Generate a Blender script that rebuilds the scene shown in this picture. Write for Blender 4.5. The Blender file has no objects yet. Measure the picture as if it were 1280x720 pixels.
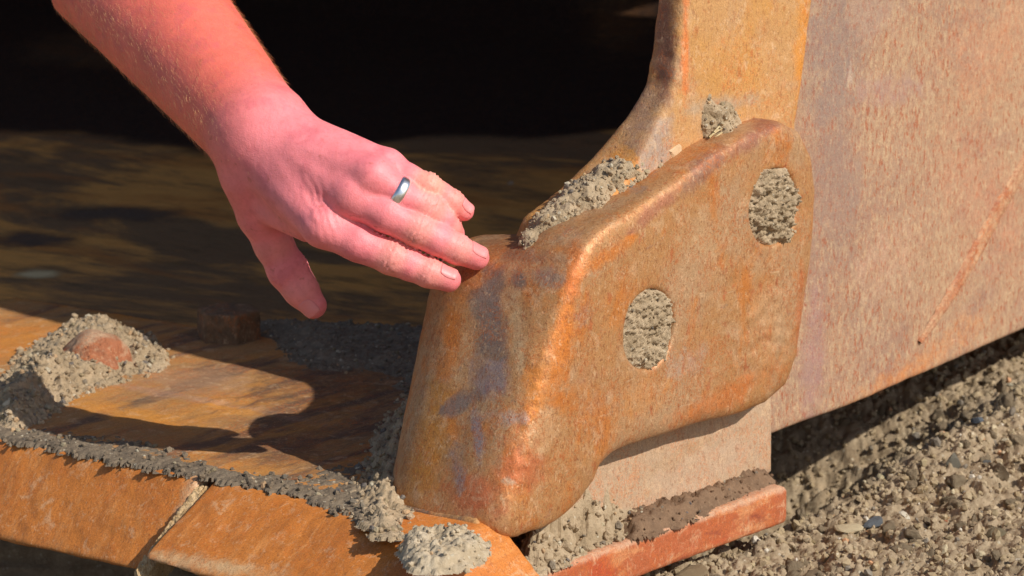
import bpy, math, random
import numpy as np
from mathutils import Vector

random.seed(7)
rng = np.random.default_rng(11)
SC = bpy.context.scene
COL = SC.collection

# ------------------------------------------------------------------ camera, sky, sun, exposure
PITCH = math.radians(12.0); DIST = 2.13; FPX = 3630.0
FW = np.array([0, math.cos(PITCH), -math.sin(PITCH)])
RT = np.array([1.0, 0, 0]); UP = np.array([0, math.sin(PITCH), math.cos(PITCH)])
CAM = -FW * DIST
cd = bpy.data.cameras.new('camera'); cam = bpy.data.objects.new('camera', cd); COL.objects.link(cam)
cam.location = CAM; cam.rotation_euler = (math.pi / 2 - PITCH, 0, 0)
cd.sensor_width = 36; cd.lens = 36 * FPX / 1280; cd.clip_start = .05; cd.clip_end = 2000
cd.dof.use_dof = True; cd.dof.focus_distance = 2.22; cd.dof.aperture_fstop = 14
SC.camera = cam

TOSUN = np.array([.61, -.45, .62]); TOSUN /= np.linalg.norm(TOSUN)
w = bpy.data.worlds.new('World'); SC.world = w; w.use_nodes = True
nt = w.node_tree; bg = nt.nodes['Background']; sky = nt.nodes.new('ShaderNodeTexSky')
sky.sky_type = 'NISHITA'; sky.sun_disc = False
sky.sun_elevation = math.asin(TOSUN[2]); sky.sun_rotation = math.atan2(TOSUN[0], TOSUN[1])
nt.links.new(sky.outputs[0], bg.inputs[0]); bg.inputs[1].default_value = .1
sl = bpy.data.lights.new('sun', 'SUN'); sl.energy = 4.3; sl.angle = math.radians(.55); sl.color = (1, .95, .87)
so = bpy.data.objects.new('sun', sl); COL.objects.link(so)
so.rotation_euler = Vector(TOSUN).to_track_quat('Z', 'Y').to_euler(); so.location = (3, -4, 5)
SC.view_settings.view_transform = 'Standard'; SC.view_settings.look = 'None'
SC.view_settings.exposure = 0.0; SC.view_settings.gamma = 1.0
SC.cycles.max_bounces = 6

# ------------------------------------------------------------------ geometry helpers
def ray(x, y): return FW + (x - 640) / FPX * RT - (y - 360) / FPX * UP
def atz(x, y, z):
    d = ray(x, y); return CAM + d * (z - CAM[2]) / d[2]
def atpl(x, y, P, n):
    d = ray(x, y); return CAM + d * ((P - CAM) @ n) / (d @ n)
def atd(x, y, d): return CAM + ray(x, y) * (DIST + d)       # d: metres beyond the middle distance
def unit(v): v = np.asarray(v, float); return v / np.linalg.norm(v)
def sstep(a, b, x): t = np.clip((x - a) / (b - a), 0, 1); return t * t * (3 - 2 * t)
def lin(r, g, b):
    f = lambda c: (c / 255 / 12.92) if c / 255 <= .04045 else ((c / 255 + .055) / 1.055) ** 2.4
    return (f(r), f(g), f(b), 1)

def _h(i, j, k, s):
    n = (i * 374761393 + j * 668265263 + k * 2147483647 + s * 974634777) & 0xffffffff
    n = ((n ^ (n >> 13)) * 1274126177) & 0xffffffff
    n = ((n ^ (n >> 16)) * 2246822519) & 0xffffffff
    return n ^ (n >> 15)
def vnoise(P, s=0):
    P = np.asarray(P, float); I = np.floor(P).astype(np.int64); F = P - I
    W = F * F * F * (F * (F * 6 - 15) + 10); out = np.zeros(len(P))
    for a in (0, 1):
        for b in (0, 1):
            for c in (0, 1):
                h = _h(I[:, 0] + a, I[:, 1] + b, I[:, 2] + c, s)
                gx = ((h & 255) / 127.5 - 1); gy = (((h >> 8) & 255) / 127.5 - 1); gz = (((h >> 16) & 255) / 127.5 - 1)
                d = gx * (F[:, 0] - a) + gy * (F[:, 1] - b) + gz * (F[:, 2] - c)
                wt = (W[:, 0] if a else 1 - W[:, 0]) * (W[:, 1] if b else 1 - W[:, 1]) * (W[:, 2] if c else 1 - W[:, 2])
                out += d * wt
    return out * 1.1
def fbm(P, sc, o=4, s=0, g=.5):
    r = 0; a = 1.0; P = np.asarray(P) * sc
    for i in range(o):
        r = r + a * vnoise(P + 17.3 * i, s + i); a *= g; P = P * 2.03
    return r
def cells(P, sc, s=0):
    """distance to nearest feature point, and a random value of that cell"""
    P = np.asarray(P) * sc; I = np.floor(P).astype(np.int64); best = np.full(len(P), 9.0); bid = np.zeros(len(P))
    for a in (-1, 0, 1):
        for b in (-1, 0, 1):
            for c in (-1, 0, 1):
                J = I + np.array([a, b, c]); h = _h(J[:, 0], J[:, 1], J[:, 2], s)
                q = J + np.stack([(h & 255), (h >> 8) & 255, (h >> 16) & 255], 1) / 255.0
                d = np.linalg.norm(P - q, axis=1); m = d < best
                best = np.where(m, d, best); bid = np.where(m, ((h >> 20) & 255) / 255.0, bid)
    return best, bid

def smin(a, b, k):
    h = np.maximum(k - np.abs(a - b), 0) / k; return np.minimum(a, b) - h * h * k * .25
def smax(a, b, k): return -smin(-a, -b, k)
def cone(P, a, b, ra, rb):
    a = np.asarray(a); b = np.asarray(b); ab = b - a; t = np.clip(((P - a) @ ab) / (ab @ ab), 0, 1)
    return np.linalg.norm(P - a - t[..., None] * ab, axis=-1) - (ra + (rb - ra) * t)
def poly2(x, y, pts):
    """signed distance to a closed 2-D polygon"""
    d = np.full(x.shape, 1e9); s = np.ones(x.shape); n = len(pts)
    for i in range(n):
        ax, ay = pts[i]; bx, by = pts[(i + 1) % n]; ex, ey = bx - ax, by - ay
        wx, wy = x - ax, y - ay; t = np.clip((wx * ex + wy * ey) / (ex * ex + ey * ey + 1e-18), 0, 1)
        d = np.minimum(d, (wx - ex * t) ** 2 + (wy - ey * t) ** 2)
        c1 = y >= ay; c2 = y < by; c3 = ex * wy > ey * wx
        s = np.where((c1 & c2 & c3) | (~c1 & ~c2 & ~c3), -s, s)
    return s * np.sqrt(d)
def spline(pts, n=6):
    """closed Catmull-Rom through the points"""
    p = np.array(pts, float); N = len(p); o = []
    for i in range(N):
        a, b, c, d = p[i - 1], p[i], p[(i + 1) % N], p[(i + 2) % N]
        for t in np.arange(n) / n:
            o.append(.5 * (2 * b + (c - a) * t + (2 * a - 5 * b + 4 * c - d) * t * t + (3 * b - a - 3 * c + d) * t ** 3))
    return np.array(o)

def mkmesh(name, V, F, smooth=True):
    V = np.ascontiguousarray(V, np.float32); F = np.asarray(F, np.int32); k = F.shape[1]
    me = bpy.data.meshes.new(name); me.vertices.add(len(V)); me.vertices.foreach_set('co', V.ravel())
    me.loops.add(F.size); me.loops.foreach_set('vertex_index', F.ravel())
    me.polygons.add(len(F)); me.polygons.foreach_set('loop_start', np.arange(0, F.size, k, dtype=np.int32))
    me.polygons.foreach_set('loop_total', np.full(len(F), k, np.int32))
    me.update(calc_edges=True); me.validate()
    me.polygons.foreach_set('use_smooth', np.full(len(me.polygons), smooth)); me.update()
    return me
def paint(me, C):
    a = me.color_attributes.new('paint', 'FLOAT_COLOR', 'POINT'); a.data.foreach_set('color', np.ascontiguousarray(C, np.float32).ravel())
def link(name, me, mat=None, parent=None, loc=None, **kw):
    o = bpy.data.objects.new(name, me); COL.objects.link(o)
    if mat is not None and me is not None:
        me.materials.clear(); me.materials.append(mat)
    if parent is not None: o.parent = parent
    if loc is not None: o.location = loc
    for k, v in kw.items(): o[k] = v
    return o
def recentre(me, c):
    n = len(me.vertices); a = np.empty(n * 3, np.float32); me.vertices.foreach_get('co', a)
    a = a.reshape(-1, 3) - np.asarray(c, np.float32); me.vertices.foreach_set('co', a.ravel()); me.update()
def top(name, me, mat, label, cat, group=None, kind=None):
    if not me.color_attributes: paint(me, np.zeros((len(me.vertices), 4)))
    """a top-level one-mesh object whose origin is at its base"""
    n = len(me.vertices); a = np.empty(n * 3, np.float32); me.vertices.foreach_get('co', a); a = a.reshape(-1, 3)
    c = (a.min(0) + a.max(0)) / 2; c[2] = a[:, 2].min(); recentre(me, c)
    o = link(name, me, mat, loc=c, label=label, category=cat)
    if group: o['group'] = group
    if kind: o['kind'] = kind
    return o

def nets(f, O, ex, ey, ez, size, h):
    """surface nets of f over a box with corner O and the given axes"""
    ex, ey, ez = map(np.asarray, (ex, ey, ez)); n = [int(s / h) + 2 for s in size]
    g = [np.arange(m) * h for m in n]
    Fv = np.empty(n, np.float32); G = g[0][:, None, None, None] * ex + g[1][None, :, None, None] * ey
    for k0 in range(0, n[2], 24):
        k1 = min(n[2], k0 + 24); P = O + G + g[2][None, None, k0:k1, None] * ez
        Fv[:, :, k0:k1] = f(P.reshape(-1, 3)).reshape(n[0], n[1], k1 - k0)
    S = Fv < 0; c = np.zeros([m - 1 for m in n], np.int8)
    sl = lambda A, a, b, d: A[a:n[0] - 1 + a, b:n[1] - 1 + b, d:n[2] - 1 + d]
    for a in (0, 1):
        for b in (0, 1):
            for d in (0, 1): c += sl(S, a, b, d)
    act = (c > 0) & (c < 8); idx = np.full(act.shape, -1, np.int32); ii = np.argwhere(act); idx[act] = np.arange(len(ii))
    acc = np.zeros((len(ii), 3)); cnt = np.zeros(len(ii))
    for ax in range(3):
        o = [x for x in range(3) if x != ax]
        for p in (0, 1):
            for q in (0, 1):
                A = ii.copy(); A[:, o[0]] += p; A[:, o[1]] += q; B = A.copy(); B[:, ax] += 1
                fa = Fv[A[:, 0], A[:, 1], A[:, 2]]; fb = Fv[B[:, 0], B[:, 1], B[:, 2]]; m = (fa < 0) != (fb < 0)
                t = np.where(m, fa / np.where(m, fa - fb, 1), 0); X = A.astype(float); X[:, ax] += t
                acc += X * m[:, None]; cnt += m
    V = acc / cnt[:, None] * h; Fc = []
    for ax in range(3):
        s1 = [slice(0, n[0]), slice(0, n[1]), slice(0, n[2])]; s2 = list(s1); s1[ax] = slice(0, n[ax] - 1); s2[ax] = slice(1, n[ax])
        A = S[tuple(s1)]; B = S[tuple(s2)]; E = np.argwhere(A != B); o1, o2 = (ax + 1) % 3, (ax + 2) % 3
        E = E[(E[:, o1] > 0) & (E[:, o2] > 0) & (E[:, o1] < n[o1] - 1) & (E[:, o2] < n[o2] - 1)]
        if not len(E): continue
        def cid(d1, d2):
            q = E.copy(); q[:, o1] += d1; q[:, o2] += d2; return idx[q[:, 0], q[:, 1], q[:, 2]]
        Q = np.stack([cid(-1, -1), cid(0, -1), cid(0, 0), cid(-1, 0)], 1)
        fl = ~S[E[:, 0], E[:, 1], E[:, 2]]; Q[fl] = Q[fl][:, ::-1]; Fc.append(Q)
    W = O + V[:, :1] * ex + V[:, 1:2] * ey + V[:, 2:] * ez; Fc = np.concatenate(Fc)
    if np.cross(ex, ey) @ ez < 0: Fc = Fc[:, ::-1]
    for _ in range(2):
        v = f(W); e = h * .3
        gr = np.stack([f(W + np.array(d) * e) - f(W - np.array(d) * e) for d in ((1, 0, 0), (0, 1, 0), (0, 0, 1))], 1) / (2 * e)
        W = W - np.clip(v / np.maximum((gr ** 2).sum(1), .2), -h, h)[:, None] * gr
    Nn = gr / np.maximum(np.linalg.norm(gr, axis=1, keepdims=True), 1e-6)
    return W, Fc, Nn

def project(P):
    q = P - CAM; d = q @ FW; return 640 + (q @ RT) / d * FPX, 360 - (q @ UP) / d * FPX

# small angular grains to scatter
def ico(sub):
    import bmesh
    bm = bmesh.new(); bmesh.ops.create_icosphere(bm, subdivisions=sub, radius=1)
    V = np.array([v.co[:] for v in bm.verts]); F = np.array([[v.index for v in f.verts] for f in bm.faces]); bm.free(); return V, F
I1 = ico(1); I2 = ico(2); I3 = ico(3)
def stone(seed, base=I1, rough=.35):
    V, F = base; r = np.random.default_rng(seed); S = r.uniform(.6, 1.25, 3)
    V2 = V * (1 + rough * fbm(V + seed * 3.1, 1.3, 2, seed))[:, None] * S
    for _ in range(5):                                    # flat broken faces
        d = unit(r.normal(size=3)); c = r.uniform(.45, .8); e = V2 @ d - c; V2 = V2 - np.clip(e, 0, None)[:, None] * d * .9
    return V2, F
STN = [stone(s) for s in range(8)]
def scatter(pos, size, nrm=None, seed=0, flat=.75):
    r = np.random.default_rng(seed); VV = []; FF = []; off = 0
    for k in range(8):
        m = np.arange(len(pos)) % 8 == k; p = pos[m]; s = size[m]; n = len(p)
        if not n: continue
        q = r.normal(size=(n, 4)); q /= np.linalg.norm(q, axis=1, keepdims=True); x, y, z, w_ = q.T
        R = np.stack([1 - 2 * (y * y + z * z), 2 * (x * y - z * w_), 2 * (x * z + y * w_), 2 * (x * y + z * w_), 1 - 2 * (x * x + z * z), 2 * (y * z - x * w_),
                      2 * (x * z - y * w_), 2 * (y * z + x * w_), 1 - 2 * (x * x + y * y)], 1).reshape(n, 3, 3)
        V, F = STN[k]; X = np.einsum('nij,vj->nvi', R, V) * s[:, None, None] + p[:, None]
        VV.append(X.reshape(-1, 3)); FF.append((F[None] + (np.arange(n) * len(V))[:, None, None]).reshape(-1, 3) + off); off += n * len(V)
    return np.concatenate(VV), np.concatenate(FF)

# ------------------------------------------------------------------ materials
class M:
    def __init__(s, name):
        s.m = bpy.data.materials.new(name); s.m.use_nodes = True; s.t = s.m.node_tree; s.b = s.t.nodes['Principled BSDF']
        s.co = s.n('ShaderNodeTexCoord').outputs['Object']
    def n(s, t, **k):
        x = s.t.nodes.new(t)
        for a, v in k.items(): setattr(x, a, v)
        return x
    def l(s, a, b): s.t.links.new(a, b)
    def frame(s, ax, sc):
        """coordinates along three given axes, scaled"""
        c = s.n('ShaderNodeCombineXYZ')
        for i in range(3):
            d = s.n('ShaderNodeVectorMath', operation='DOT_PRODUCT'); s.l(s.co, d.inputs[0]); d.inputs[1].default_value = tuple(np.asarray(ax[i]) * sc[i]); s.l(d.outputs['Value'], c.inputs[i])
        return c.outputs[0]
    def noise(s, vec, scale, det=5, rough=.6, dist=0.0, off=0):
        x = s.n('ShaderNodeTexNoise'); a = s.n('ShaderNodeVectorMath', operation='ADD'); s.l(vec, a.inputs[0]); a.inputs[1].default_value = (off, off * .7, off * 1.3)
        s.l(a.outputs[0], x.inputs['Vector']); x.inputs['Scale'].default_value = scale; x.inputs['Detail'].default_value = det; x.inputs['Roughness'].default_value = rough
        x.inputs['Distortion'].default_value = dist; return x.outputs['Fac']
    def ramp(s, v, lo, hi):
        x = s.n('ShaderNodeMapRange', interpolation_type='SMOOTHSTEP'); s.l(v, x.inputs['Value']); x.inputs['From Min'].default_value = lo; x.inputs['From Max'].default_value = hi; return x.outputs[0]
    def math(s, op, a, b):
        x = s.n('ShaderNodeMath', operation=op)
        for i, v in enumerate((a, b)):
            if hasattr(v, 'links'): s.l(v, x.inputs[i])
            else: x.inputs[i].default_value = v
        return x.outputs[0]
    def mix(s, f, a, b):
        x = s.n('ShaderNodeMix', data_type='RGBA')
        for i, v in ((0, f), (6, a), (7, b)):
            if hasattr(v, 'links'): s.l(v, x.inputs[i])
            else: x.inputs[i].default_value = v
        return x.outputs[2]
    def bump(s, h, dist, strength=1.0, prev=None):
        x = s.n('ShaderNodeBump'); s.l(h, x.inputs['Height']); x.inputs['Distance'].default_value = dist; x.inputs['Strength'].default_value = strength
        if prev is not None: s.l(prev, x.inputs['Normal'])
        return x.outputs[0]
    def attr(s):
        x = s.n('ShaderNodeAttribute', attribute_name='paint'); return x.outputs['Color'], x.outputs['Alpha']
    def set(s, **k):
        for a, v in k.items():
            i = s.b.inputs[a.replace('_', ' ')]
            if hasattr(v, 'links'): s.l(v, i)
            else: i.default_value = v
        return s.m

EYE = (np.array([1., 0, 0]), np.array([0, 1., 0]), np.array([0, 0, 1.]))
def metal(name, base, layers, axes=EYE, usepaint=False, rough=.62, bump=.0006, paintnoise=.5, metallic=0.0, spec=.35, fine=900, pits=True, vein=.6, vcol=lin(204, 108, 42), mott=.4, pcov=.8, fleck=.4, fcol=lin(140, 80, 44), fcol2=lin(222, 186, 146)):
    s = M(name); c = base
    for (col, scale, st, lo, hi, amt, off) in layers:
        v = s.frame(axes, st); f = s.noise(v, scale, 8, .66, .4, off); f = s.ramp(f, lo, hi); f = s.math('MULTIPLY', f, amt); c = s.mix(f, c, col)
    if usepaint:
        pc, pa = s.attr(); n1 = s.noise(s.co, 90, 8, .72, .5, 31); f = s.math('SUBTRACT', n1, .5); f = s.math('MULTIPLY', f, 3.2 * paintnoise)
        f = s.math('ADD', f, pa); f = s.ramp(f, .1, 1.05 if pcov < 1 else .9); f = s.math('MULTIPLY', f, pcov); c = s.mix(f, c, pc)
    vn = s.noise(s.frame(axes, (1, 1, .8)), 130, 6, .72, 1.0, 41); vn = s.math('ABSOLUTE', s.math('SUBTRACT', vn, .5), 0.0); vr = s.ramp(vn, .03, .004); vm = s.ramp(s.noise(s.co, 24, 3, .6, 0, 44), .42, .6); c = s.mix(s.math('MULTIPLY', s.math('MULTIPLY', vr, vm), vein), c, vcol)
    mo = s.noise(s.co, 60, 6, .75, .6, 91); c = s.mix(s.math('MULTIPLY', s.ramp(mo, .54, .66), mott), c, fcol2)
    vv = s.frame(axes, (1, 1, .45)); fl = s.noise(vv, 480, 3, .6, 0, 77); c = s.mix(s.math('MULTIPLY', s.ramp(fl, .56, .64), fleck), c, fcol); fl2 = s.noise(vv, 300, 4, .7, .6, 57); c = s.mix(s.math('MULTIPLY', s.ramp(fl2, .58, .66), fleck * .8), c, fcol2)
    g = s.noise(s.co, fine, 4, .7, 0, 5); g1 = s.ramp(g, .3, .7); mm = s.n('ShaderNodeMapRange'); s.l(g1, mm.inputs[0]); mm.inputs[3].default_value = .78; mm.inputs[4].default_value = 1.16
    hv = s.n('ShaderNodeVectorMath', operation='SCALE'); s.l(c, hv.inputs[0]); s.l(mm.outputs[0], hv.inputs['Scale']); c = hv.outputs[0]
    v = s.frame(axes, layers[0][2]) if layers else s.co
    n2 = s.noise(v, 160, 6, .7, .3, 9); n3 = s.noise(s.co, 55, 4, .6, 0, 3)
    b = s.bump(n3, bump * 2, .5); b = s.bump(n2, bump * 1.2, .8, b); b = s.bump(fl, bump * .8, .7, b); b = s.bump(g, bump * .55, .8, b)
    if pits:
        vo = s.n('ShaderNodeTexVoronoi'); s.l(s.co, vo.inputs['Vector']); vo.inputs['Scale'].default_value = 130; p = s.ramp(vo.outputs['Distance'], .02, .22); b = s.bump(p, bump * .8, .7, b)
    r = s.n('ShaderNodeMapRange'); s.l(n2, r.inputs[0]); r.inputs[1].default_value = .3; r.inputs[2].default_value = .7; r.inputs[3].default_value = rough - .14; r.inputs[4].default_value = rough + .16
    return s.set(Base_Color=c, Normal=b, Roughness=r.outputs[0], Metallic=metallic, Specular_IOR_Level=spec)

def soil(name, c1, c2, c3, scale=60, bump=.0015, rough=.95, speck=True):
    s = M(name); n1 = s.noise(s.co, scale, 8, .65, .2); c = s.mix(s.ramp(n1, .35, .65), c1, c2)
    n2 = s.noise(s.co, scale * 6, 5, .7, 0, 12); c = s.mix(s.math('MULTIPLY', s.ramp(n2, .5, .7), .7), c, c3)
    if speck:
        vo = s.n('ShaderNodeTexVoronoi'); s.l(s.co, vo.inputs['Vector']); vo.inputs['Scale'].default_value = 260
        k = s.ramp(vo.outputs['Color'], .8, .83); k2 = s.math('LESS_THAN', vo.outputs['Distance'], .33); k = s.math('MULTIPLY', k, k2); k = s.math('MULTIPLY', k, .55)
        c = s.mix(k, c, lin(205, 195, 172))
    pc, pa = s.attr(); c = s.mix(pa, c, pc)
    b = s.bump(n1, bump * 2, .7); b = s.bump(n2, bump, .9, b); n4 = s.noise(s.co, 1400, 3, .7, 0, 2); b = s.bump(n4, bump * .4, .8, b)
    return s.set(Base_Color=c, Normal=b, Roughness=rough, Specular_IOR_Level=.15)

# ------------------------------------------------------------------ the frame of the bucket
AS = math.radians(48); R_ = np.array([math.cos(AS), math.sin(AS), 0]); N_ = np.array([math.sin(AS), -math.cos(AS), 0]); Z_ = np.array([0, 0, 1.])
AL = math.radians(144); L_ = np.array([math.cos(AL), math.sin(AL), 0]); B_ = np.array([math.sin(AL), -math.cos(AL), 0])    # along the lip, and back from it
ZT = -.18; ZL = -.228                       # top of the lip plate, top of the ledge at its outer end
WALL = atz(963, 598, ZL)                   # foot of the side wall's near corner
SP = WALL + N_ * .034                      # a point of the shroud's outer face
def uz(px, py, w=0.0):
    P = atpl(px, py, SP + N_ * w, N_); return np.array([(P - SP) @ R_, P[2]])
def suwz(P): q = P - SP; return q @ R_, q @ N_, P[:, 2]
SHUW = np.array([SP[0], SP[1], 0])

RUST_O = lin(198, 118, 48); RUST_T = lin(206, 156, 106); RUST_P = lin(150, 118, 108); RUST_R = lin(176, 84, 46); DUST = lin(178, 160, 132); BLU = lin(118, 108, 104)
m_shroud = metal('worn_shroud_steel', lin(184, 134, 86), [
    (lin(184, 148, 112), 14, (1, 1, 1), .42, .62, .8, 1), (RUST_O, 26, (1, 1, .6), .5, .66, .75, 4), (RUST_R, 120, (1, 1, .5), .56, .68, .6, 8),
    (lin(150, 128, 116), 34, (.5, 1, 1), .58, .7, .6, 14), (lin(120, 82, 60), 210, (.5, 1, 1), .62, .7, .5, 20), (lin(216, 190, 156), 150, (.07, 1, 1), .66, .72, .5, 51), (lin(110, 74, 50), 120, (.9, 1, .06), .67, .73, .4, 71)], (R_, N_, Z_), True, .5, .00042, metallic=.32, spec=.4, vein=.85, fleck=.5, mott=.32, vcol=lin(186, 104, 50))
m_side = metal('pitted_side_plate_steel', lin(174, 140, 110), [
    (lin(148, 118, 102), 5, (1, 1, 1), .42, .62, .5, 1), (lin(196, 166, 130), 200, (1, 1, .5), .48, .6, .55, 8), (lin(150, 112, 96), 30, (.6, 1, 1.2), .5, .66, .4, 33), (lin(160, 84, 50), 330, (1, 1, .35), .55, .61, .75, 4), (lin(220, 198, 166), 130, (.06, 1, 1), .66, .71, .55, 51),
    (lin(128, 78, 62), 520, (1, 1, .3), .56, .64, .6, 17)], (R_, N_, Z_), True, .68, .0004, fcol=lin(160, 84, 54), vein=.12, mott=.12, fcol2=lin(208, 178, 142))
m_bar = metal('yellow_brown_edge_steel', lin(192, 144, 92), [
    (lin(198, 140, 68), 10, (1, 1, .8), .45, .62, .6, 1), (lin(188, 150, 112), 24, (1, 1, 1), .5, .66, .6, 6), (lin(170, 90, 44), 110, (1, 1, .6), .58, .7, .6, 8),
    (lin(150, 120, 84), 300, (1, 1, .5), .6, .7, .4, 12)], (R_, N_, Z_), True, .62)
m_wall = metal('dusty_lower_wall_steel', lin(196, 160, 126), [
    (lin(180, 146, 112), 14, (.5, 1, 1), .4, .6, .7, 1), (lin(196, 126, 80), 60, (1, 1, .4), .55, .7, .6, 6), (lin(110, 80, 60), 170, (1, 1, .6), .66, .72, .8, 8)], (R_, N_, Z_), True, .8)
m_lip = metal('polished_orange_lip_steel', lin(206, 126, 56), [
    (lin(186, 112, 52), 14, (.28, 2.2, 1), .4, .65, .75, 1), (lin(222, 150, 84), 40, (.22, 2.6, 1), .5, .68, .6, 6), (lin(160, 124, 96), 60, (.2, 2.0, 1), .62, .74, .7, 9),
    (lin(150, 84, 40), 190, (.25, 2, 1), .6, .7, .45, 11)], (B_, L_, Z_), True, .5, .0004, pits=False)
m_strip = metal('red_rust_edge_steel', lin(178, 96, 58), [
    (lin(206, 140, 92), 40, (.5, 1, 1.5), .48, .62, .8, 1), (lin(180, 74, 42), 24, (.4, 1, 1), .52, .66, .8, 6), (lin(130, 62, 48), 60, (.4, 1, 1.2), .58, .7, .7, 8)], (R_, N_, Z_), True, .75)
m_floor = metal('scuffed_floor_steel', lin(178, 132, 82), [
    (lin(202, 138, 66), 9, (.35, 1.6, 1), .48, .6, .7, 1), (lin(92, 78, 70), 12, (.3, 1.7, 1), .48, .6, .8, 6), (lin(166, 120, 78), 60, (.25, 1.5, 1), .52, .68, .6, 9), (lin(110, 84, 60), 190, (.2, 1.2, 1), .58, .7, .5, 15)],
    (B_, L_, Z_), True, .6, .0004, pits=False)
m_shell = metal('grimy_shell_steel', lin(212, 150, 76), [
    (lin(96, 80, 62), 5, (.4, 1.1, 1), .46, .58, .85, 1), (lin(172, 108, 50), 9, (.3, 1.2, 1), .5, .62, .6, 6), (lin(96, 76, 50), 40, (.25, 1.2, 1), .5, .66, .6, 9)],
    (L_, B_, Z_), True, .7, .0005, paintnoise=.12, pits=False, pcov=1.0, vein=0, mott=0, fleck=.12)
m_bolt = metal('rusted_bolt_steel', lin(166, 104, 72), [(lin(190, 160, 130), 30, (1, 1, 1), .46, .58, .85, 1), (lin(110, 62, 44), 60, (1, 1, 1), .52, .66, .7, 5)], EYE, False, .8, .0012)
m_dbolt = metal('dirty_bolt_steel', lin(128, 100, 74), [(lin(92, 76, 60), 40, (1, 1, 1), .45, .62, .8, 1), (lin(136, 92, 60), 60, (1, 1, 1), .56, .66, .6, 5)], EYE, False, .85, .001)
m_mud = soil('dry_grey_mud', lin(188, 166, 136), lin(164, 143, 114), lin(134, 113, 88))
m_mudpale = soil('pale_crusty_mud', lin(190, 167, 136), lin(164, 143, 114), lin(118, 99, 77))
m_muddark = soil('damp_brown_mud', lin(138, 110, 86), lin(118, 94, 74), lin(150, 124, 98), speck=False)
m_mudgrey = soil('grey_silt', lin(138, 122, 102), lin(116, 102, 86), lin(162, 146, 122))
m_ground = soil('clumpy_brown_soil', lin(174, 154, 126), lin(148, 128, 102), lin(192, 174, 144), 40, .0018)
m_grain = soil('soil_grains', lin(174, 155, 127), lin(154, 134, 102), lin(196, 178, 146), 40, .0008)

BUCKET = link('excavator_bucket', None, loc=(0, 0, ZT)); BUCKET['label'] = 'worn rusty steel loader bucket with a thick cast corner shroud on its lip'; BUCKET['category'] = 'bucket'
def part(name, V, F, mat, parent=BUCKET, base=None, col=None, smooth=True, **kw):
    me = mkmesh(name, V, F, smooth)
    if col is not None: paint(me, col)
    off = np.array([0, 0, ZT]) if base is None else base
    recentre(me, off); return link(name, me, mat, parent, **kw)

def blobs(P, spec):
    """rust and scale patches, each centred on the surface point found at that place: (px, py, width, height, tilt, colour, strength)"""
    fx, fy = project(P); dep = (P - CAM) @ FW; n = fbm(P, 55, 4, 3) * .45 + fbm(P, 16, 2, 6) * .3; C = np.zeros((len(P), 4)); C[:, :3] = .3
    for (px, py, rx, rz, t, col, st) in spec:
        d2 = (fx - px) ** 2 + (fy - py) ** 2; c0_ = P[np.argmin(d2 + 2000 * (dep - dep.min()))]; du = P[:, 0] - c0_[0]; dz = P[:, 2] - c0_[2]; m_ = dep[np.argmin(d2)] / FPX
        c_, s_ = math.cos(math.radians(t)), math.sin(math.radians(t)); a = (du * c_ + dz * s_) / (rx * m_); b = (-du * s_ + dz * c_) / (rz * m_); d = np.sqrt(a * a + b * b) + n
        f = np.clip(1.35 - d, 0, 1) * st; k = f > C[:, 3]; al = np.maximum(f, C[:, 3]); mixf = np.where(k, f / np.maximum(al, 1e-5), .0)[:, None]
        C[:, :3] = C[:, :3] * (1 - mixf) + np.array(col[:3]) * mixf; C[:, 3] = al
    return C

# --- corner shroud: a cast wing along the side wall with a blunt nose over the lip
side = [(735, 298), (790, 266), (850, 226), (900, 190), (945, 165), (985, 153), (1008, 164), (1023, 196), (1028, 238), (1025, 300), (1014, 380), (1004, 445), (990, 484), (965, 506),
        (930, 521), (880, 533), (820, 552), (772, 568), (754, 578), (745, 598), (718, 628), (690, 656), (640, 672), (590, 610), (640, 480), (690, 400)]
WING = np.array([uz(*p) for p in side])
ra = uz(722, 345); rb = uz(645, 610)                        # the ridge where the side face turns into the nose
FD = unit(np.array([math.cos(math.radians(152)), math.sin(math.radians(152)), 0]))        # across the nose
RA = SP * [1, 1, 0] + R_ * ra[0] + Z_ * ra[1]; RB = SP * [1, 1, 0] + R_ * rb[0] + Z_ * rb[1]
FN = unit(np.cross(FD, RA - RB)); FN = FN if FN @ R_ < 0 else -FN
NW = .131
INN = unit(FD + .12 * R_)
HOLES = [uz(970, 259), uz(814, 412)]
nose_top = uz(725, 306)[1]; nose_bot = uz(650, 668)[1]
print('nose', nose_top, nose_bot, RA, RB)
def shroud(P):
    u, w_, z = suwz(P)
    wing = smax(poly2(u, z, WING) , np.abs(w_ + .026) - .026, .016)
    q = P - RB
    front = q @ FN; back = -(q @ FN) - .10; wing = smax(wing, front, .034)
    nz = smax(w_, front, .034)
    nz = smax(nz, q @ FD - NW + .0 * z, .07)
    topz = z - (nose_top - .004 - .10 * (q @ FD)); bot = (nose_bot + .004 + .04 * (u - rb[0])) - z + .0
    nz = smax(nz, topz, .03); nz = smax(nz, bot, .013); nz = smax(nz, back, .05)
    d = smin(wing, nz, .022)
    d = smax(d, w_, .008)
    for h in HOLES:
        c = SHUW + R_ * h[0] + Z_ * h[1]; rr = np.sqrt((u - h[0]) ** 2 + (z - h[1]) ** 2)
        d = smax(d, -np.maximum(rr - .0315, -w_ - .012), .004)
    return d
def wear(P, amp=1.0): return amp * (.0007 * fbm(P, 22, 2, 5) + .0005 * fbm(P, 90, 3, 9))
O = SP * [1, 1, 0] + R_ * (-.43) - N_ * .26 + Z_ * -.24
V, F, Nn = nets(shroud, O, R_, N_, Z_, (.62, .28, .38), .0026)
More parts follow.
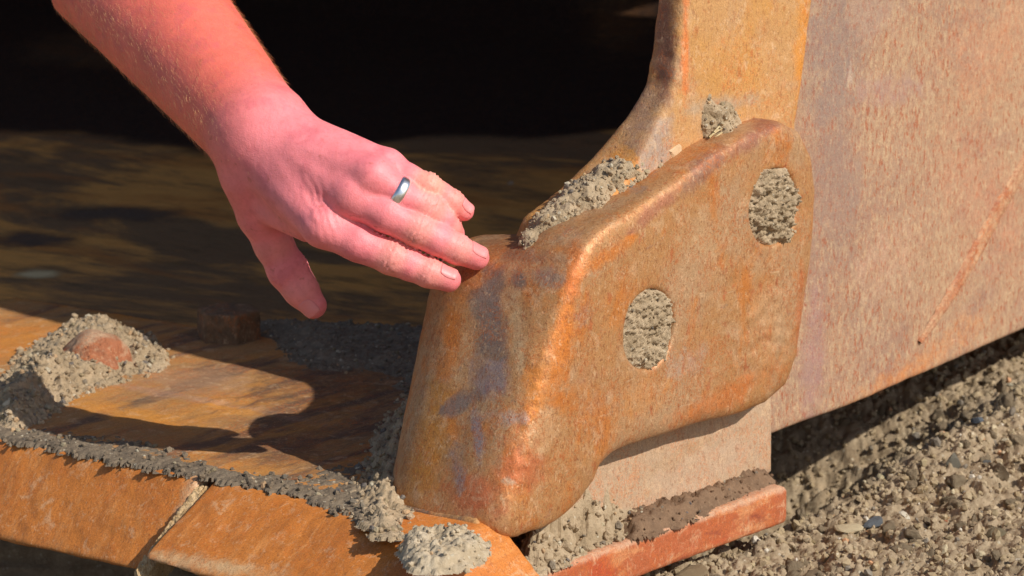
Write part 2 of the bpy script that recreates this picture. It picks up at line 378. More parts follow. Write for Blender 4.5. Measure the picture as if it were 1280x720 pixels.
# surface scabs and hollows on the nose and along the ridge
u, w_, z = suwz(V)
scab = np.exp(-(((u + .06) / .05) ** 2 + ((z + .09) / .05) ** 2)); rid = np.exp(-(((V - RB) @ FD - .004) / .014) ** 2)
V = V + Nn * (wear(V) + (scab * .0013 + rid * .0006) * np.clip(fbm(V, 110, 3, 21) * 1.6, -.8, 1))[:, None]
PB = lambda *a: a
cs = blobs(V, [
    PB(590, 350, 30, 26, 0, lin(176, 128, 92), .6), PB(612, 400, 24, 66, 4, BLU, 1.0), PB(600, 380, 18, 30, 0, lin(108, 100, 94), .9), PB(622, 350, 12, 16, 0, lin(102, 94, 92), .9), PB(645, 350, 12, 14, 0, lin(102, 94, 92), .9), PB(690, 345, 26, 16, 0, lin(134, 116, 108), .8),
    PB(648, 410, 12, 70, 4, lin(198, 166, 126), .85), PB(612, 470, 28, 34, 0, lin(140, 126, 128), .9), PB(570, 506, 52, 12, 32, lin(120, 108, 104), .95), PB(560, 430, 16, 70, -10, RUST_O, .85), PB(720, 345, 12, 44, -8, lin(196, 108, 44), 1.0),
    PB(700, 430, 20, 80, -8, lin(210, 122, 42), .85), PB(670, 480, 22, 60, -8, lin(206, 126, 50), .8), PB(535, 560, 24, 100, -12, lin(186, 122, 44), .9), PB(600, 620, 44, 30, 0, lin(186, 98, 62), .9), PB(650, 590, 40, 34, 0, lin(192, 104, 66), .85),
    PB(640, 520, 40, 14, 0, lin(176, 150, 140), .75), PB(596, 540, 7, 44, 6, lin(140, 126, 130), .9), PB(575, 600, 12, 40, 6, lin(140, 122, 128), .8), PB(640, 600, 24, 16, 0, lin(184, 164, 140), .8), PB(680, 540, 24, 40, 0, lin(206, 160, 116), .7),
    PB(760, 318, 60, 12, 26, lin(214, 122, 40), .8), PB(820, 262, 60, 12, 33, lin(164, 104, 80), .9), PB(880, 214, 50, 14, 36, lin(132, 94, 80), .9), PB(945, 172, 50, 15, 24, lin(146, 92, 76), 1.0), PB(650, 320, 60, 10, 0, lin(150, 106, 78), .9),
    PB(800, 500, 60, 30, 10, lin(212, 142, 78), .6), PB(900, 500, 90, 18, 12, lin(204, 116, 56), .75), PB(860, 450, 44, 26, 0, lin(188, 158, 138), .6), PB(960, 400, 40, 60, 0, lin(208, 158, 112), .5), PB(1006, 400, 10, 80, 0, lin(190, 104, 60), .7), PB(880, 300, 50, 40, 0, lin(204, 164, 120), .5), PB(740, 480, 24, 60, 30, lin(180, 134, 100), .5)])
o_sh = part('corner_shroud', V, F, m_shroud, col=cs)

# --- lower side wall and leading-edge bar behind the shroud
bar_px = [(824, -60), (812, 60), (806, 104), (792, 140), (762, 196), (728, 240), (690, 275), (676, 318), (560, 400), (600, 620), (700, 690), (968, 596), (968, 500), (990, 300), (998, 152), (1010, 70), (1026, -60)]
def wz(px, py, wq): P = atpl(px, py, WALL + N_ * wq, N_); return np.array([(P - SP) @ R_, P[2]])
BP = [wz(x, y, -.03 if i < 8 else 0.0) for i, (x, y) in enumerate(bar_px)]
# carry the bar on upwards past the frame, lengthened to shade the interior
d0 = unit(BP[0] - BP[1]); BP[0] = BP[0] + d0 * 1.9; d1 = unit(BP[-1] - BP[-2]); BP[-1] = BP[-1] + d1 * 1.9; BP = np.array(BP)
BP[9] = (-.29, -.2); BP[8] = (-.22, -.06); BP[10] = (-.26, ZL - .006); BP[11][1] = ZL + .002
def bar(P):
    u, w_, z = suwz(P); wq = w_ + .034
    th = .030 + .035 * sstep(.14, 0, z)
    return smax(poly2(u, z, BP), np.maximum(wq, -wq - th), .009)
O = SP * [1, 1, 0] + R_ * -.34 - N_ * .13 + Z_ * -.25
V, F, Nn = nets(bar, O, R_, N_, Z_, (.54, .12, .82), .0036)
V = V + Nn * (wear(V, 1.2) + .002 * np.exp(-((V[:, 2] - .14) / .02) ** 2) * fbm(V, 60, 3, 2))[:, None]
g = lambda *a: a
cb = blobs(V, [g(830, 60, 14, 90, 0, lin(120, 84, 74), 1.0), g(800, 150, 30, 60, -20, lin(150, 120, 104), .8), g(770, 220, 26, 60, -30, lin(212, 140, 56), .8), g(820, 190, 26, 60, -20, lin(160, 146, 136), .9), g(740, 260, 40, 40, 0, lin(150, 112, 84), .6), g(858, 60, 5, 90, 0, lin(220, 120, 60), .9),
    g(900, 130, 70, 12, 0, lin(164, 146, 124), .8), g(1005, 60, 12, 110, 0, lin(214, 136, 44), .8), g(870, 590, 150, 40, 12, lin(186, 160, 136), 1.2), g(850, 570, 110, 20, 14, lin(176, 150, 124), 1.0), g(940, 560, 40, 30, 0, lin(206, 150, 94), .8)])
zd = sstep(-.02, -.09, V[:, 2] + .02 * fbm(V, 14, 3, 6)) * .95; cb[:, :3] = np.where((zd > cb[:, 3])[:, None], np.array(lin(182, 158, 134)[:3]), cb[:, :3]); cb[:, 3] = np.maximum(cb[:, 3], zd)
part('leading_edge_bar', V, F, m_bar, col=cb)

# --- big side plate
bot0 = wz(955, 556, -.012); bot1 = wz(1280, 413, -.012)
sl_ = (bot1[1] - bot0[1]) / (bot1[0] - bot0[0]); print('side bottom', bot0, bot1)
SPL = np.array([(bot0[0] - .05, bot0[1] - .05 * sl_), (bot1[0] + .9, bot1[1] + .9 * sl_), (bot1[0] + 1.0, .95), (.3, 1.35), (.19, .6), (.16, .1)])
def plate(P):
    u, w_, z = suwz(P); wq = w_ + .034; bend = .010 * sstep(.34, .22, u)
    return smax(poly2(u, z, SPL), np.maximum(wq + .012 + bend, -wq - .034), .004)
# front face is finely meshed where it is near; the rest coarse
nu, nz_ = 240, 200; uu = np.concatenate([np.linspace(-.012, .55, nu - 30), np.linspace(.56, 1.4, 30)]); zz = np.linspace(0, 1, nz_) ** 1.5
def plate_grid(wfun, flip):
    U, T = np.meshgrid(uu, zz, indexing='ij'); zb = bot0[1] + (U - bot0[0]) * sl_; zt = 2.2 - .5 * np.clip(U - .3, 0, 2); Zg = zb + (zt - zb) * T  # unseen top raised high to keep sun off the bucket interior
    W = wfun(U, Zg); P = SP * [1, 1, 0] + U[..., None] * R_ + W[..., None] * N_ + Zg[..., None] * Z_; P = P.reshape(-1, 3)
    i = np.arange(nu * nz_).reshape(nu, nz_); Q = np.stack([i[:-1, :-1], i[1:, :-1], i[1:, 1:], i[:-1, 1:]], -1).reshape(-1, 4)
    return P, (Q[:, ::-1] if flip else Q), i
wf = lambda U, Zg: -.046 - .010 * sstep(.16, .02, U) - .004 * np.clip(1 - (Zg - (bot0[1] + (U - bot0[0]) * sl_)) / .004, 0, 1) ** 2
P1, Q1, i = plate_grid(wf, False); P1 = P1 + N_ * (wear(P1, 1.6) + .003 * fbm(P1, 6, 2, 8))[:, None]
P2, Q2, _ = plate_grid(lambda U, Zg: U * 0 - .075, True); n1 = len(P1)
rim = np.concatenate([i[:, 0], i[-1, 1:], i[-2::-1, -1], i[0, -2::-1]]); Qr = np.stack([rim[:-1], rim[:-1] + n1, rim[1:] + n1, rim[1:]], 1)
V = np.concatenate([P1, P2]); F = np.concatenate([Q1, Q2 + n1, Qr])
g2 = lambda *a: a
cp = blobs(V, [g2(1040, 60, 46, 150, 0, lin(140, 120, 110), .8), g2(1045, 230, 46, 130, 0, lin(148, 122, 108), .8), g2(1020, 440, 22, 120, 0, lin(160, 124, 116), .8), g2(1080, 20, 60, 50, 0, lin(168, 140, 122), .7), g2(1110, 110, 80, 22, -6, lin(164, 132, 122), .6),
    g2(1060, 90, 12, 40, 20, lin(196, 176, 158), .7), g2(1046, 260, 10, 30, 20, lin(200, 170, 150), .6), g2(1240, 60, 90, 90, 0, lin(196, 136, 100), .5), g2(1120, 480, 160, 26, 22, lin(206, 132, 72), .65), g2(1100, 330, 60, 60, 0, lin(206, 166, 140), .4), g2(1240, 260, 60, 160, 30, lin(190, 128, 98), .5)])
part('side_plate', V, F, m_side, col=cp)
# gouged weld scar across the side plate
pts = [wz(x, y, -.0105) for x, y in ((1150, 428), (1163, 408), (1190, 366), (1222, 312), (1252, 254), (1282, 200), (1330, 110))]
Vs = []; 
pp = np.array(pts); tt = np.linspace(0, len(pp) - 1, 90); cx = np.interp(tt, range(len(pp)), pp[:, 0]); cz = np.interp(tt, range(len(pp)), pp[:, 1])
for k, (a_, b_) in enumerate(zip(cx, cz)):
    t = k / 89; wd = .0018 + .0065 * min(1, t * 2.2); dr = unit([cx[min(k + 1, 89)] - cx[max(k - 1, 0)], cz[min(k + 1, 89)] - cz[max(k - 1, 0)]]); nr = np.array([dr[1], -dr[0]])
    for q, hh in ((-1, -.002), (-.7, .0012), (-.2, .0002), (.3, .0004), (.8, .0013), (1.1, -.002)):
        uu_, z2 = np.array([a_, b_]) + nr * q * wd * (1 + .25 * vnoise(np.array([[k * .35, q, 0]]))[0])
        Vs.append(SP * [1, 1, 0] + R_ * uu_ + Z_ * z2 + N_ * (-.0440 + hh - .010 * float(sstep(.16, .02, uu_)) + .0009 * vnoise(np.array([[k * .5, q * 3, 5]]))[0]))
Vs = np.array(Vs); Vs = Vs + N_ * (.003 * fbm(Vs, 6, 2, 8))[:, None]; ix = np.arange(540).reshape(90, 6); Fs = np.stack([ix[:-1, :-1], ix[:-1, 1:], ix[1:, 1:], ix[1:, :-1]], -1).reshape(-1, 4)
part('weld_scar', Vs, Fs, metal('scar_rust', lin(176, 124, 92), [(lin(190, 150, 114), 140, (1, 1, 1), .42, .6, .9, 1), (lin(156, 86, 56), 70, (1, 1, 1), .5, .64, .7, 5)], EYE, False, .75))

# --- lip plate, cutting edge segments and outer ledge
def convex(pts_planes, k): 
    def f(P):
        d = None
        for p, n in pts_planes:
            e = (P - p) @ n; d = e if d is None else smax(d, e, k)
        return d
    return f
def plane3(a, b, c, inside):
    n = unit(np.cross(b - a, c - a)); n = n if (inside - a) @ n < 0 else -n; return (a, n)
def segment(tl, tr, bl, br, depth, k, h=.0028, seed=0, thick=.045):
    """one bevelled edge segment: bevel face between the four corners, flat top running back"""
    dn = np.array([0, 0, -thick]); bb = B_ * depth; c = (tl + tr + bl + br) / 4 + bb * .4 + dn * .2
    pl = [plane3(tl, tr, (bl + br) / 2, c), plane3(tl, tr, tl + bb, c), (tl + bb, B_), plane3(tl, bl, tl + bb, c), plane3(tr, br, tr + bb, c), ((bl + br) / 2, np.array([0, 0, -1.])) ]
    allp = np.array([tl, tr, bl, br, tl + bb, tr + bb, bl + bb, br + bb]); f = convex(pl, k)
    ax = (L_, B_, Z_); lo = np.array([(allp @ a).min() for a in ax]) - .01; hi = np.array([(allp @ a).max() for a in ax]) + .01
    V, F, Nn = nets(f, lo[0] * L_ * 1 + lo[1] * B_ + lo[2] * Z_, *ax, hi - lo, h)
    return V + Nn * (wear(V, 1.3) + .0012 * fbm(V * [1, 1, 1], 30, 3, seed) * (np.abs(Nn[:, 2]) < .95))[:, None], F
tl0 = atz(-160, 514, ZT); a0 = atz(0, 549, ZT); a1 = atz(249, 598, ZT); b0 = atz(0, 672, ZT - .062); b1 = atz(168, 696, ZT - .046)
tlx = a0 + (a0 - a1) * 1.8; blx = b0 + (b0 - b1) * 1.8
def lipcol(V, spec):
    C = np.zeros((len(V), 4)); n = fbm(V, 40, 3, 3) * .4
    for (P0, rx, ry, col, st) in spec:
        q = V - P0; d = np.sqrt(((q @ L_) / rx) ** 2 + ((q @ B_) / ry) ** 2) + n; f = np.clip(1.3 - d, 0, 1) * st; k = (f > C[:, 3])[:, None]; C[:, :3] = np.where(k, col[:3], C[:, :3]); C[:, 3] = np.maximum(C[:, 3], f)
    return C
V, F = segment(tlx, a1, blx, b1, .16, .005, seed=31)
part('cutting_edge_segment', V, F, m_lip, col=lipcol(V, [(a1, .012, .07, lin(214, 180, 140), .9), (b1 * .5 + a1 * .5, .010, .09, lin(206, 170, 130), .8), (b0 + B_ * .01, .3, .008, lin(190, 120, 60), .7)]))
c0 = atz(268, 599, ZT); c1 = atz(436, 645, ZT); e0 = atz(174, 700, ZT - .046); e1 = atz(250, 718, ZT - .048)
cR = c0 + unit(c1 - c0) * .245; eR = e0 + unit(c1 - c0) * .30
V, F = segment(c0, cR, e0, eR, .045, .0045, seed=37)
part('cutting_edge_segment', V, F, m_lip, col=lipcol(V, [(e1, .10, .010, lin(214, 180, 134), .8), (atz(345, 635, ZT - .02), .03, .012, lin(168, 140, 112), .7), (cR, .03, .05, lin(196, 110, 60), .6)]))
print('lip', a1, b1, c0, cR, eR)

# lip base plate with the ledge at its outer end
def plan(pts, z0, z1, k, h, mat, name, col=None, seed=0, amp=1.0, slope=0.0, dent=None, **kw):
    pts = np.array(pts)[:, :2]; org = pts[0]
    def f(P): return smax(poly2(P[:, 0], P[:, 1], pts), np.maximum(P[:, 2] - z1 - slope * ((P[:, :2] - org) @ B_[:2]), z0 + slope * ((P[:, :2] - org) @ B_[:2]) - P[:, 2]), k)
    lo = np.array([pts[:, 0].min(), pts[:, 1].min(), z0 - .003]) - .008; hi = np.array([pts[:, 0].max(), pts[:, 1].max(), z1 + max(0, slope) * 2.5]) + .01
    V, F, Nn = nets(f, lo, *EYE, hi - lo, h); V = V + Nn * (wear(V, amp))[:, None]
    if dent is not None:
        rr = np.linalg.norm((V - dent)[:, :2], axis=1); V = V + Nn * ((-.0016 * sstep(.021, .017, rr) + .0012 * np.exp(-((rr - .022) / .003) ** 2)) * (Nn[:, 2] > .8))[:, None]
    return part(name, V, F, mat, col=None if col is None else col(V), **kw)
wl = WALL + R_ * .015
s1 = atz(984, 607, ZL); s0 = atz(690, 712, ZL); sR = s1 + unit(N_ * -1 + .0 * R_) * .10
plan([s0 - unit(s1 - s0) * .13, s1, s1 - N_ * .12, WALL - R_ * .33 - N_ * .16, WALL - R_ * .36 - N_ * .0], ZL - .033, ZL, .005, .0026, m_strip, 'lip_end_ledge',
     col=lambda V: np.concatenate([np.tile(np.array(lin(196, 160, 130)[:3]), (len(V), 1)), (.9 * sstep(ZL - .007, ZL - .001, V[:, 2] + .002 * fbm(V, 60, 3, 4)))[:, None]], 1))
fb = a1 + B_ * .022;
q0 = tlx + B_ * .022; backb = atz(0, 366, ZT); bd = (backb - a0) @ B_
plan([s1 - N_ * .08 - R_ * .04, WALL - R_ * .27 - N_ * .10, cR + B_ * .05, fb, q0, q0 + B_ * (bd - .022), fb + B_ * (bd - .022), SP * [1, 1, 0] + R_ * .30 - N_ * .36, SP * [1, 1, 0] - R_ * .03 - N_ * .085], ZT - .03, ZT + .003, .004, .0042, m_floor, 'lip_base_plate', amp=1.5, dent=atz(293, 511, ZT),
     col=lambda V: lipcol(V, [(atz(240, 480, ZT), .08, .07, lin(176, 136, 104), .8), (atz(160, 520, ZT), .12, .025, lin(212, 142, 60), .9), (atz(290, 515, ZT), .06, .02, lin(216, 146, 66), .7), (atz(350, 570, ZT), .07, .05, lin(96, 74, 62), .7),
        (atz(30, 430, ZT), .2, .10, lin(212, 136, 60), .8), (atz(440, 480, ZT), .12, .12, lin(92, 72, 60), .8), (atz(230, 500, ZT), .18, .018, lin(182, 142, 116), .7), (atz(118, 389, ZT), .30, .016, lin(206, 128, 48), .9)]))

# --- shell: floor, curved back and roof as one bent sheet, in coordinates a (along the lip) and b (back from it)
OB = a1 + B_ * bd; OB = np.array([OB[0], OB[1], ZT - .006])
prof = [(-.05, 0), (.25, .018), (.55, .045), (.9, .078), (1.25, .11)]
for k in range(1, 15):
    t = math.radians(5 + 125 * k / 14); prof.append((1.25 + .55 * (math.sin(t) - math.sin(math.radians(5))), .11 + .55 * (math.cos(math.radians(5)) - math.cos(t))))
for k in range(1, 5): lx, lz = prof[-1]; prof.append((lx - .22, lz + .14))
prof = np.array(prof); arc = np.concatenate([[0], np.cumsum(np.linalg.norm(np.diff(prof, axis=0), axis=1))]); sf = np.unique(np.concatenate([np.linspace(0, 2.0, 330), np.linspace(2, arc[-1], 60)]))
# outer end of the shell follows the side plate
av = np.linspace(0, 1, 420); PB_ = np.interp(sf, arc, prof[:, 0]); PZ = np.interp(sf, arc, prof[:, 1])
A2, B2 = np.meshgrid(av, PB_, indexing='ij'); Zs = np.broadcast_to(PZ, A2.shape)
base = OB + B2[..., None] * B_ ; q = SP - N_ * .075; s_end = ((q - base) @ N_) / (L_ @ N_)        # distance along the lip to the side plate's inner face
s_end = s_end + .3 * sstep(.55, 0, B2); left = 2.6; s = s_end + (left - s_end) * A2
Vsh = base + s[..., None] * L_ + Zs[..., None] * Z_; Vsh = Vsh.reshape(-1, 3); Vsh = Vsh + Z_ * (.004 * fbm(Vsh, 4, 2, 12) + .0008 * fbm(Vsh, 25, 2, 3))[:, None]
ix = np.arange(A2.size).reshape(A2.shape); Fsh = np.stack([ix[:-1, :-1], ix[:-1, 1:], ix[1:, 1:], ix[1:, :-1]], -1).reshape(-1, 4)
V2 = Vsh - Z_ * .02 ; V2[:, :] += (np.broadcast_to(np.clip(PB_ - 1.3, 0, 1), A2.shape).reshape(-1, 1)) * B_ * .05; n1 = len(Vsh)
rim = np.concatenate([ix[:, 0], ix[-1, 1:], ix[-2::-1, -1], ix[0, -2::-1]]); Qr = np.stack([rim[:-1], rim[1:], rim[1:] + n1, rim[:-1] + n1], 1)
# near-black colour painted beyond a border in (along, back) floor coordinates
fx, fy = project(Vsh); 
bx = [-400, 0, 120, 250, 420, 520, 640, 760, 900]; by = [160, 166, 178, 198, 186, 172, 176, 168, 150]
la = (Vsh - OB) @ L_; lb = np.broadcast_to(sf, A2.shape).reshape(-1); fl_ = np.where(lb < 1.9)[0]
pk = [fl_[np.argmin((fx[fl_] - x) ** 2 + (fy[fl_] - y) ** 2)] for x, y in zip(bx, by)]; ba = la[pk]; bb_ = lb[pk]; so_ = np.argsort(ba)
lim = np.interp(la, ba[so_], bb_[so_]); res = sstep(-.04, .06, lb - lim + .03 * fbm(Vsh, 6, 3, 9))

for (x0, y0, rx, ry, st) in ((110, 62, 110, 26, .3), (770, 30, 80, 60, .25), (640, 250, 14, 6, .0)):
    res = res * (1 - st * np.clip(1.4 - np.hypot((fx - x0) / rx, (fy - y0) / ry) - .4 * fbm(Vsh, 8, 3, 4), 0, 1))  # dark colour thinned to paint in dim lit patches
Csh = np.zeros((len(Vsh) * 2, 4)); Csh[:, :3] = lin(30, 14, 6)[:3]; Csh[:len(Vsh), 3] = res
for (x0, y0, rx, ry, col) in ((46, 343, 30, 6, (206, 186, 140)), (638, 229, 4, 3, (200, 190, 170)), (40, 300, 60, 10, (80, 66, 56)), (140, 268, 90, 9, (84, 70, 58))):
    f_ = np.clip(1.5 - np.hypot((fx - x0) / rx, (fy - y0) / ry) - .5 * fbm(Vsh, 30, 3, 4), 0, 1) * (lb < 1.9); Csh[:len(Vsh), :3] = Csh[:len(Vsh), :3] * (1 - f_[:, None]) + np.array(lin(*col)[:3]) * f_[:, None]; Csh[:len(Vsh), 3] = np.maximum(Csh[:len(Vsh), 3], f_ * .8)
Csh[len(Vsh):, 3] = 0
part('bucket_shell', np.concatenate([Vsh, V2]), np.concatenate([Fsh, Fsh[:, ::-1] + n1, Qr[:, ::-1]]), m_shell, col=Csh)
# far side plate
fo = OB + L_ * 2.6; pr = [(-.4, -.02)] + [tuple(p) for p in prof[1:]] + [(.2, .95), (-.3, .3)]
import bmesh
bm = bmesh.new(); vs = [bm.verts.new(tuple(fo + B_ * p + Z_ * z)) for p, z in pr]; f_ = bm.faces.new(vs); ex = bmesh.ops.extrude_face_region(bm, geom=[f_])
bmesh.ops.translate(bm, verts=[v for v in ex['geom'] if isinstance(v, bmesh.types.BMVert)], vec=tuple(L_ * .03)); bmesh.ops.recalc_face_normals(bm, faces=bm.faces)
me = bpy.data.meshes.new('side_plate'); bm.to_mesh(me); bm.free(); recentre(me, (0, 0, ZT)); link('side_plate', me, m_side, BUCKET)

# --- bolts on the lip plate
def hexbolt(c, rad, hgt, rot, rnd, dome):
    ns = [unit([math.cos(rot + k * math.pi / 3), math.sin(rot + k * math.pi / 3), 0]) for k in range(6)]
    def f(P):
        q = P - c; d = q @ ns[0] - rad
        for n in ns[1:]: d = smax(d, q @ n - rad, rnd)
        r2 = np.linalg.norm(q[:, :2], axis=1); t = q[:, 2] - hgt + dome * (r2 / rad) ** 2
        return smax(smax(d, t, rnd * 1.5), -q[:, 2] - .01, .002)
    V, F, Nn = nets(f, c - np.array([rad * 1.25, rad * 1.25, .014]), *EYE, (rad * 2.5, rad * 2.5, hgt + .03), .0022); return V + Nn * (wear(V, 1.5))[:, None], F
bc1 = atz(283, 434, ZT) + np.array([0, .027, 0]); V, F = hexbolt(bc1, .027, .032, .35, .0015, .001); part('bolt_head', V, F, m_dbolt, base=None)
bc2 = atz(118, 470, ZT) + np.array([0, .02, 0]); V, F = hexbolt(bc2, .034, .038, .2, .018, .014); part('bolt_head', V + (np.stack([fbm(V, 50, 3, k) for k in (1, 2, 3)], 1)) * .0035, F, m_bolt, base=None, label='rounded orange rusty bolt head')
# ------------------------------------------------------------------ mud and dirt
def mound(P0, U, Vv, Nv, outline, hfun, res=.0022, amp=.004, sc=90, edge=.02, ng=0, gs=(.0015, .004), seed=0, clump=.5, gcol=True, sink=.003, cov=0.0):
    """a heap over a plane: outline in plane coordinates, height by hfun(a, b, inside distance)"""
    ol = np.array(outline); lo = ol.min(0) - .006; hi = ol.max(0) + .006; na, nb = [int((hi[k] - lo[k]) / res) + 2 for k in (0, 1)]
    A, B = np.meshgrid(lo[0] + np.arange(na) * res, lo[1] + np.arange(nb) * res, indexing='ij'); a = A.ravel(); b = B.ravel(); P = P0 + a[:, None] * U + b[:, None] * Vv
    d = -poly2(a, b, ol) + (.006 * fbm(P, 70, 3, seed + 5) + .004 * fbm(P, 220, 2, seed + 6)) * (1.6 if cov else min(1, len(ol) / 45 + .3)) - cov; base_ = hfun(a, b, d); cd_, cid_ = cells(P + .004 * np.stack([fbm(P, 120, 2, k) for k in (1, 2, 3)], 1), sc, seed)
    n = fbm(P, sc * .7, 5, seed, .6); cf_, cif = cells(P + 9, sc * 2.6, seed + 3); n = n + .55 * (.5 - cf_) + .35 * (cif - .5); H = base_ + sstep(0, edge, d) * amp * (n * 1.1 + clump * (.55 - cd_) * 1.8 + .35 * (cid_ - .5)); H = np.where(d < 0, -sink - .3 * np.minimum(-d, .01), H * sstep(-.0005, edge * .35, d) - .0004)
    W = P + H[:, None] * Nv; ok = d > -.004
    ix = np.arange(na * nb).reshape(na, nb); Q = np.stack([ix[:-1, :-1], ix[1:, :-1], ix[1:, 1:], ix[:-1, 1:]], -1).reshape(-1, 4); Q = Q[ok[Q].all(1)]
    if np.cross(U, Vv) @ Nv < 0: Q = Q[:, ::-1]
    used = np.unique(Q); mp = np.full(na * nb, -1); mp[used] = np.arange(len(used)); V = W[used]; F = mp[Q]; C = np.zeros((len(V), 4))
    T = np.concatenate([F[:, [0, 1, 2]], F[:, [0, 2, 3]]])
    if ng:
        r = np.random.default_rng(seed + 50); cand = np.where(d > -.002)[0]; k = r.choice(cand, ng, replace=ng > len(cand)); s = gs[0] + (gs[1] - gs[0]) * r.random(ng) ** 3
        p = W[k] + U * r.uniform(-res, res, (ng, 1)) + Vv * r.uniform(-res, res, (ng, 1)) + Nv * (s * .25)[:, None]; GV, GF = scatter(p, s, seed=seed)
        g = np.zeros((len(GV), 4)); tone = np.repeat(np.concatenate([r.random(m) for m in [np.sum(np.arange(ng) % 8 == q) for q in range(8)]]), len(STN[0][0]))
        pal = np.array([lin(*c)[:3] for c in ((206, 196, 172), (180, 166, 136), (120, 112, 100), (150, 134, 104), (196, 160, 120), (96, 96, 100))]); g[:, :3] = pal[(tone * 5.99).astype(int)]; g[:, 3] = np.where((tone * 97) % 1 < .25, .7, .0)
        T = np.concatenate([T, GF + len(V)]); V = np.concatenate([V, GV]); C = np.concatenate([C, g])
    me = mkmesh('mud', V, T, True); sm_ = np.zeros(len(me.polygons), bool); sm_[:len(F) * 2] = True; me.polygons.foreach_set('use_smooth', sm_); paint(me, C)
    return me
def sub_flat(me):                                        # crisp grains
    me.polygons.foreach_set('use_smooth', np.zeros(len(me.polygons), bool)); return me

SO = SP * [1, 1, 0]
def onS(px): return [uz(x, y) for x, y in px]
# plugs in the two bolt recesses
p1 = [(960, 207), (978, 205), (994, 214), (1001, 236), (1003, 262), (998, 290), (994, 314), (984, 312), (970, 308), (952, 298), (942, 282), (938, 262), (940, 236), (948, 216)]
me = mound(SO - N_ * .0045, R_, Z_, N_, spline(onS(p1), 3), lambda a, b, d: .0055 * sstep(0, .014, d), .001, .0042, 230, .008, 300, (.0006, .0018), 3, 1.0)
top('mud_plug', me, m_mud, 'grey mud packed into the upper right bolt hole of the shroud', 'mud', 'mud plugs in the bolt holes')
p2 = [(800, 360), (816, 356), (834, 364), (846, 382), (847, 408), (842, 436), (832, 458), (818, 467), (800, 460), (786, 444), (780, 420), (780, 396), (786, 374)]
me = mound(SO - N_ * .0045, R_, Z_, N_, spline(onS(p2), 3), lambda a, b, d: .0032 * sstep(0, .008, d), .001, .0030, 250, .006, 240, (.0006, .0016), 9, 1.0)
top('mud_plug', me, m_mud, 'grey mud filling the lower left bolt hole, nearest the nose of the shroud', 'mud', 'mud plugs in the bolt holes')

# gravelly ridge in the groove behind the shroud crest: a swept heap
def ridge(px, wpl, rad, seed, res=.0024, ng=900, gs=(.0012, .0036), amp=.004, hs=None, nrm=None):
    """a lumpy roll along a 3-D path"""
    path = np.array([SO + R_ * uz(x, y, wq)[0] + Z_ * uz(x, y, wq)[1] + N_ * wq for (x, y), wq in zip(px, wpl)]); m = len(path)
    lo = path.min(0) - max(rad) - .012; hi = path.max(0) + max(rad) + .012
    def f(P):
        d = None
        for k in range(m - 1):
            e = cone(P, path[k], path[k + 1], rad[k], rad[k + 1]); d = e if d is None else smin(d, e, .01)
        return d
    V, F, Nn = nets(f, lo, *EYE, hi - lo, res); c1_, id1 = cells(V, 110, seed); V = V + Nn * (amp * (fbm(V, 60, 3, seed) * 1.2 + (.5 - c1_) * 1.2 + .5 * (id1 - .5)))[:, None]
    T = np.concatenate([F[:, [0, 1, 2]], F[:, [0, 2, 3]]]); C = np.zeros((len(V), 4)); r = np.random.default_rng(seed)
    k = r.integers(0, len(V), ng); s = gs[0] + (gs[1] - gs[0]) * r.random(ng) ** 3; GV, GF = scatter(V[k] + Nn[k] * (s * .2)[:, None], s, seed=seed)
    g = np.zeros((len(GV), 4)); tone = r.random(len(GV) // len(STN[0][0])).repeat(len(STN[0][0]))
    pal = np.array([lin(*c)[:3] for c in ((210, 200, 176), (186, 172, 140), (120, 112, 98), (150, 134, 104), (200, 164, 120), (100, 98, 98))]); g[:, :3] = pal[(tone * 5.99).astype(int)]; g[:, 3] = np.where((tone * 97) % 1 < .3, .7, 0)
    me = mkmesh('mud', np.concatenate([V, GV]), np.concatenate([T, GF + len(V)]), False); paint(me, np.concatenate([C, g])); return me
me = ridge([(668, 304), (700, 284), (735, 258), (772, 230), (810, 202), (852, 178)], [-.056, -.056, -.054, -.052, -.050, -.048], [.011, .017, .020, .018, .014, .008], 21, ng=1300, gs=(.0009, .0030))
top('mud_ridge', me, m_mud, 'long ridge of gravelly mud lodged behind the sloping crest of the shroud', 'mud')
me = ridge([(876, 166), (886, 152), (900, 152), (912, 158)], [-.044, -.042, -.042, -.042], [.014, .017, .014, .008], 22, ng=160, amp=.005)
top('mud_clod', me, m_mud, 'dark lumpy clod of mud stuck at the top of the shroud crest', 'mud')
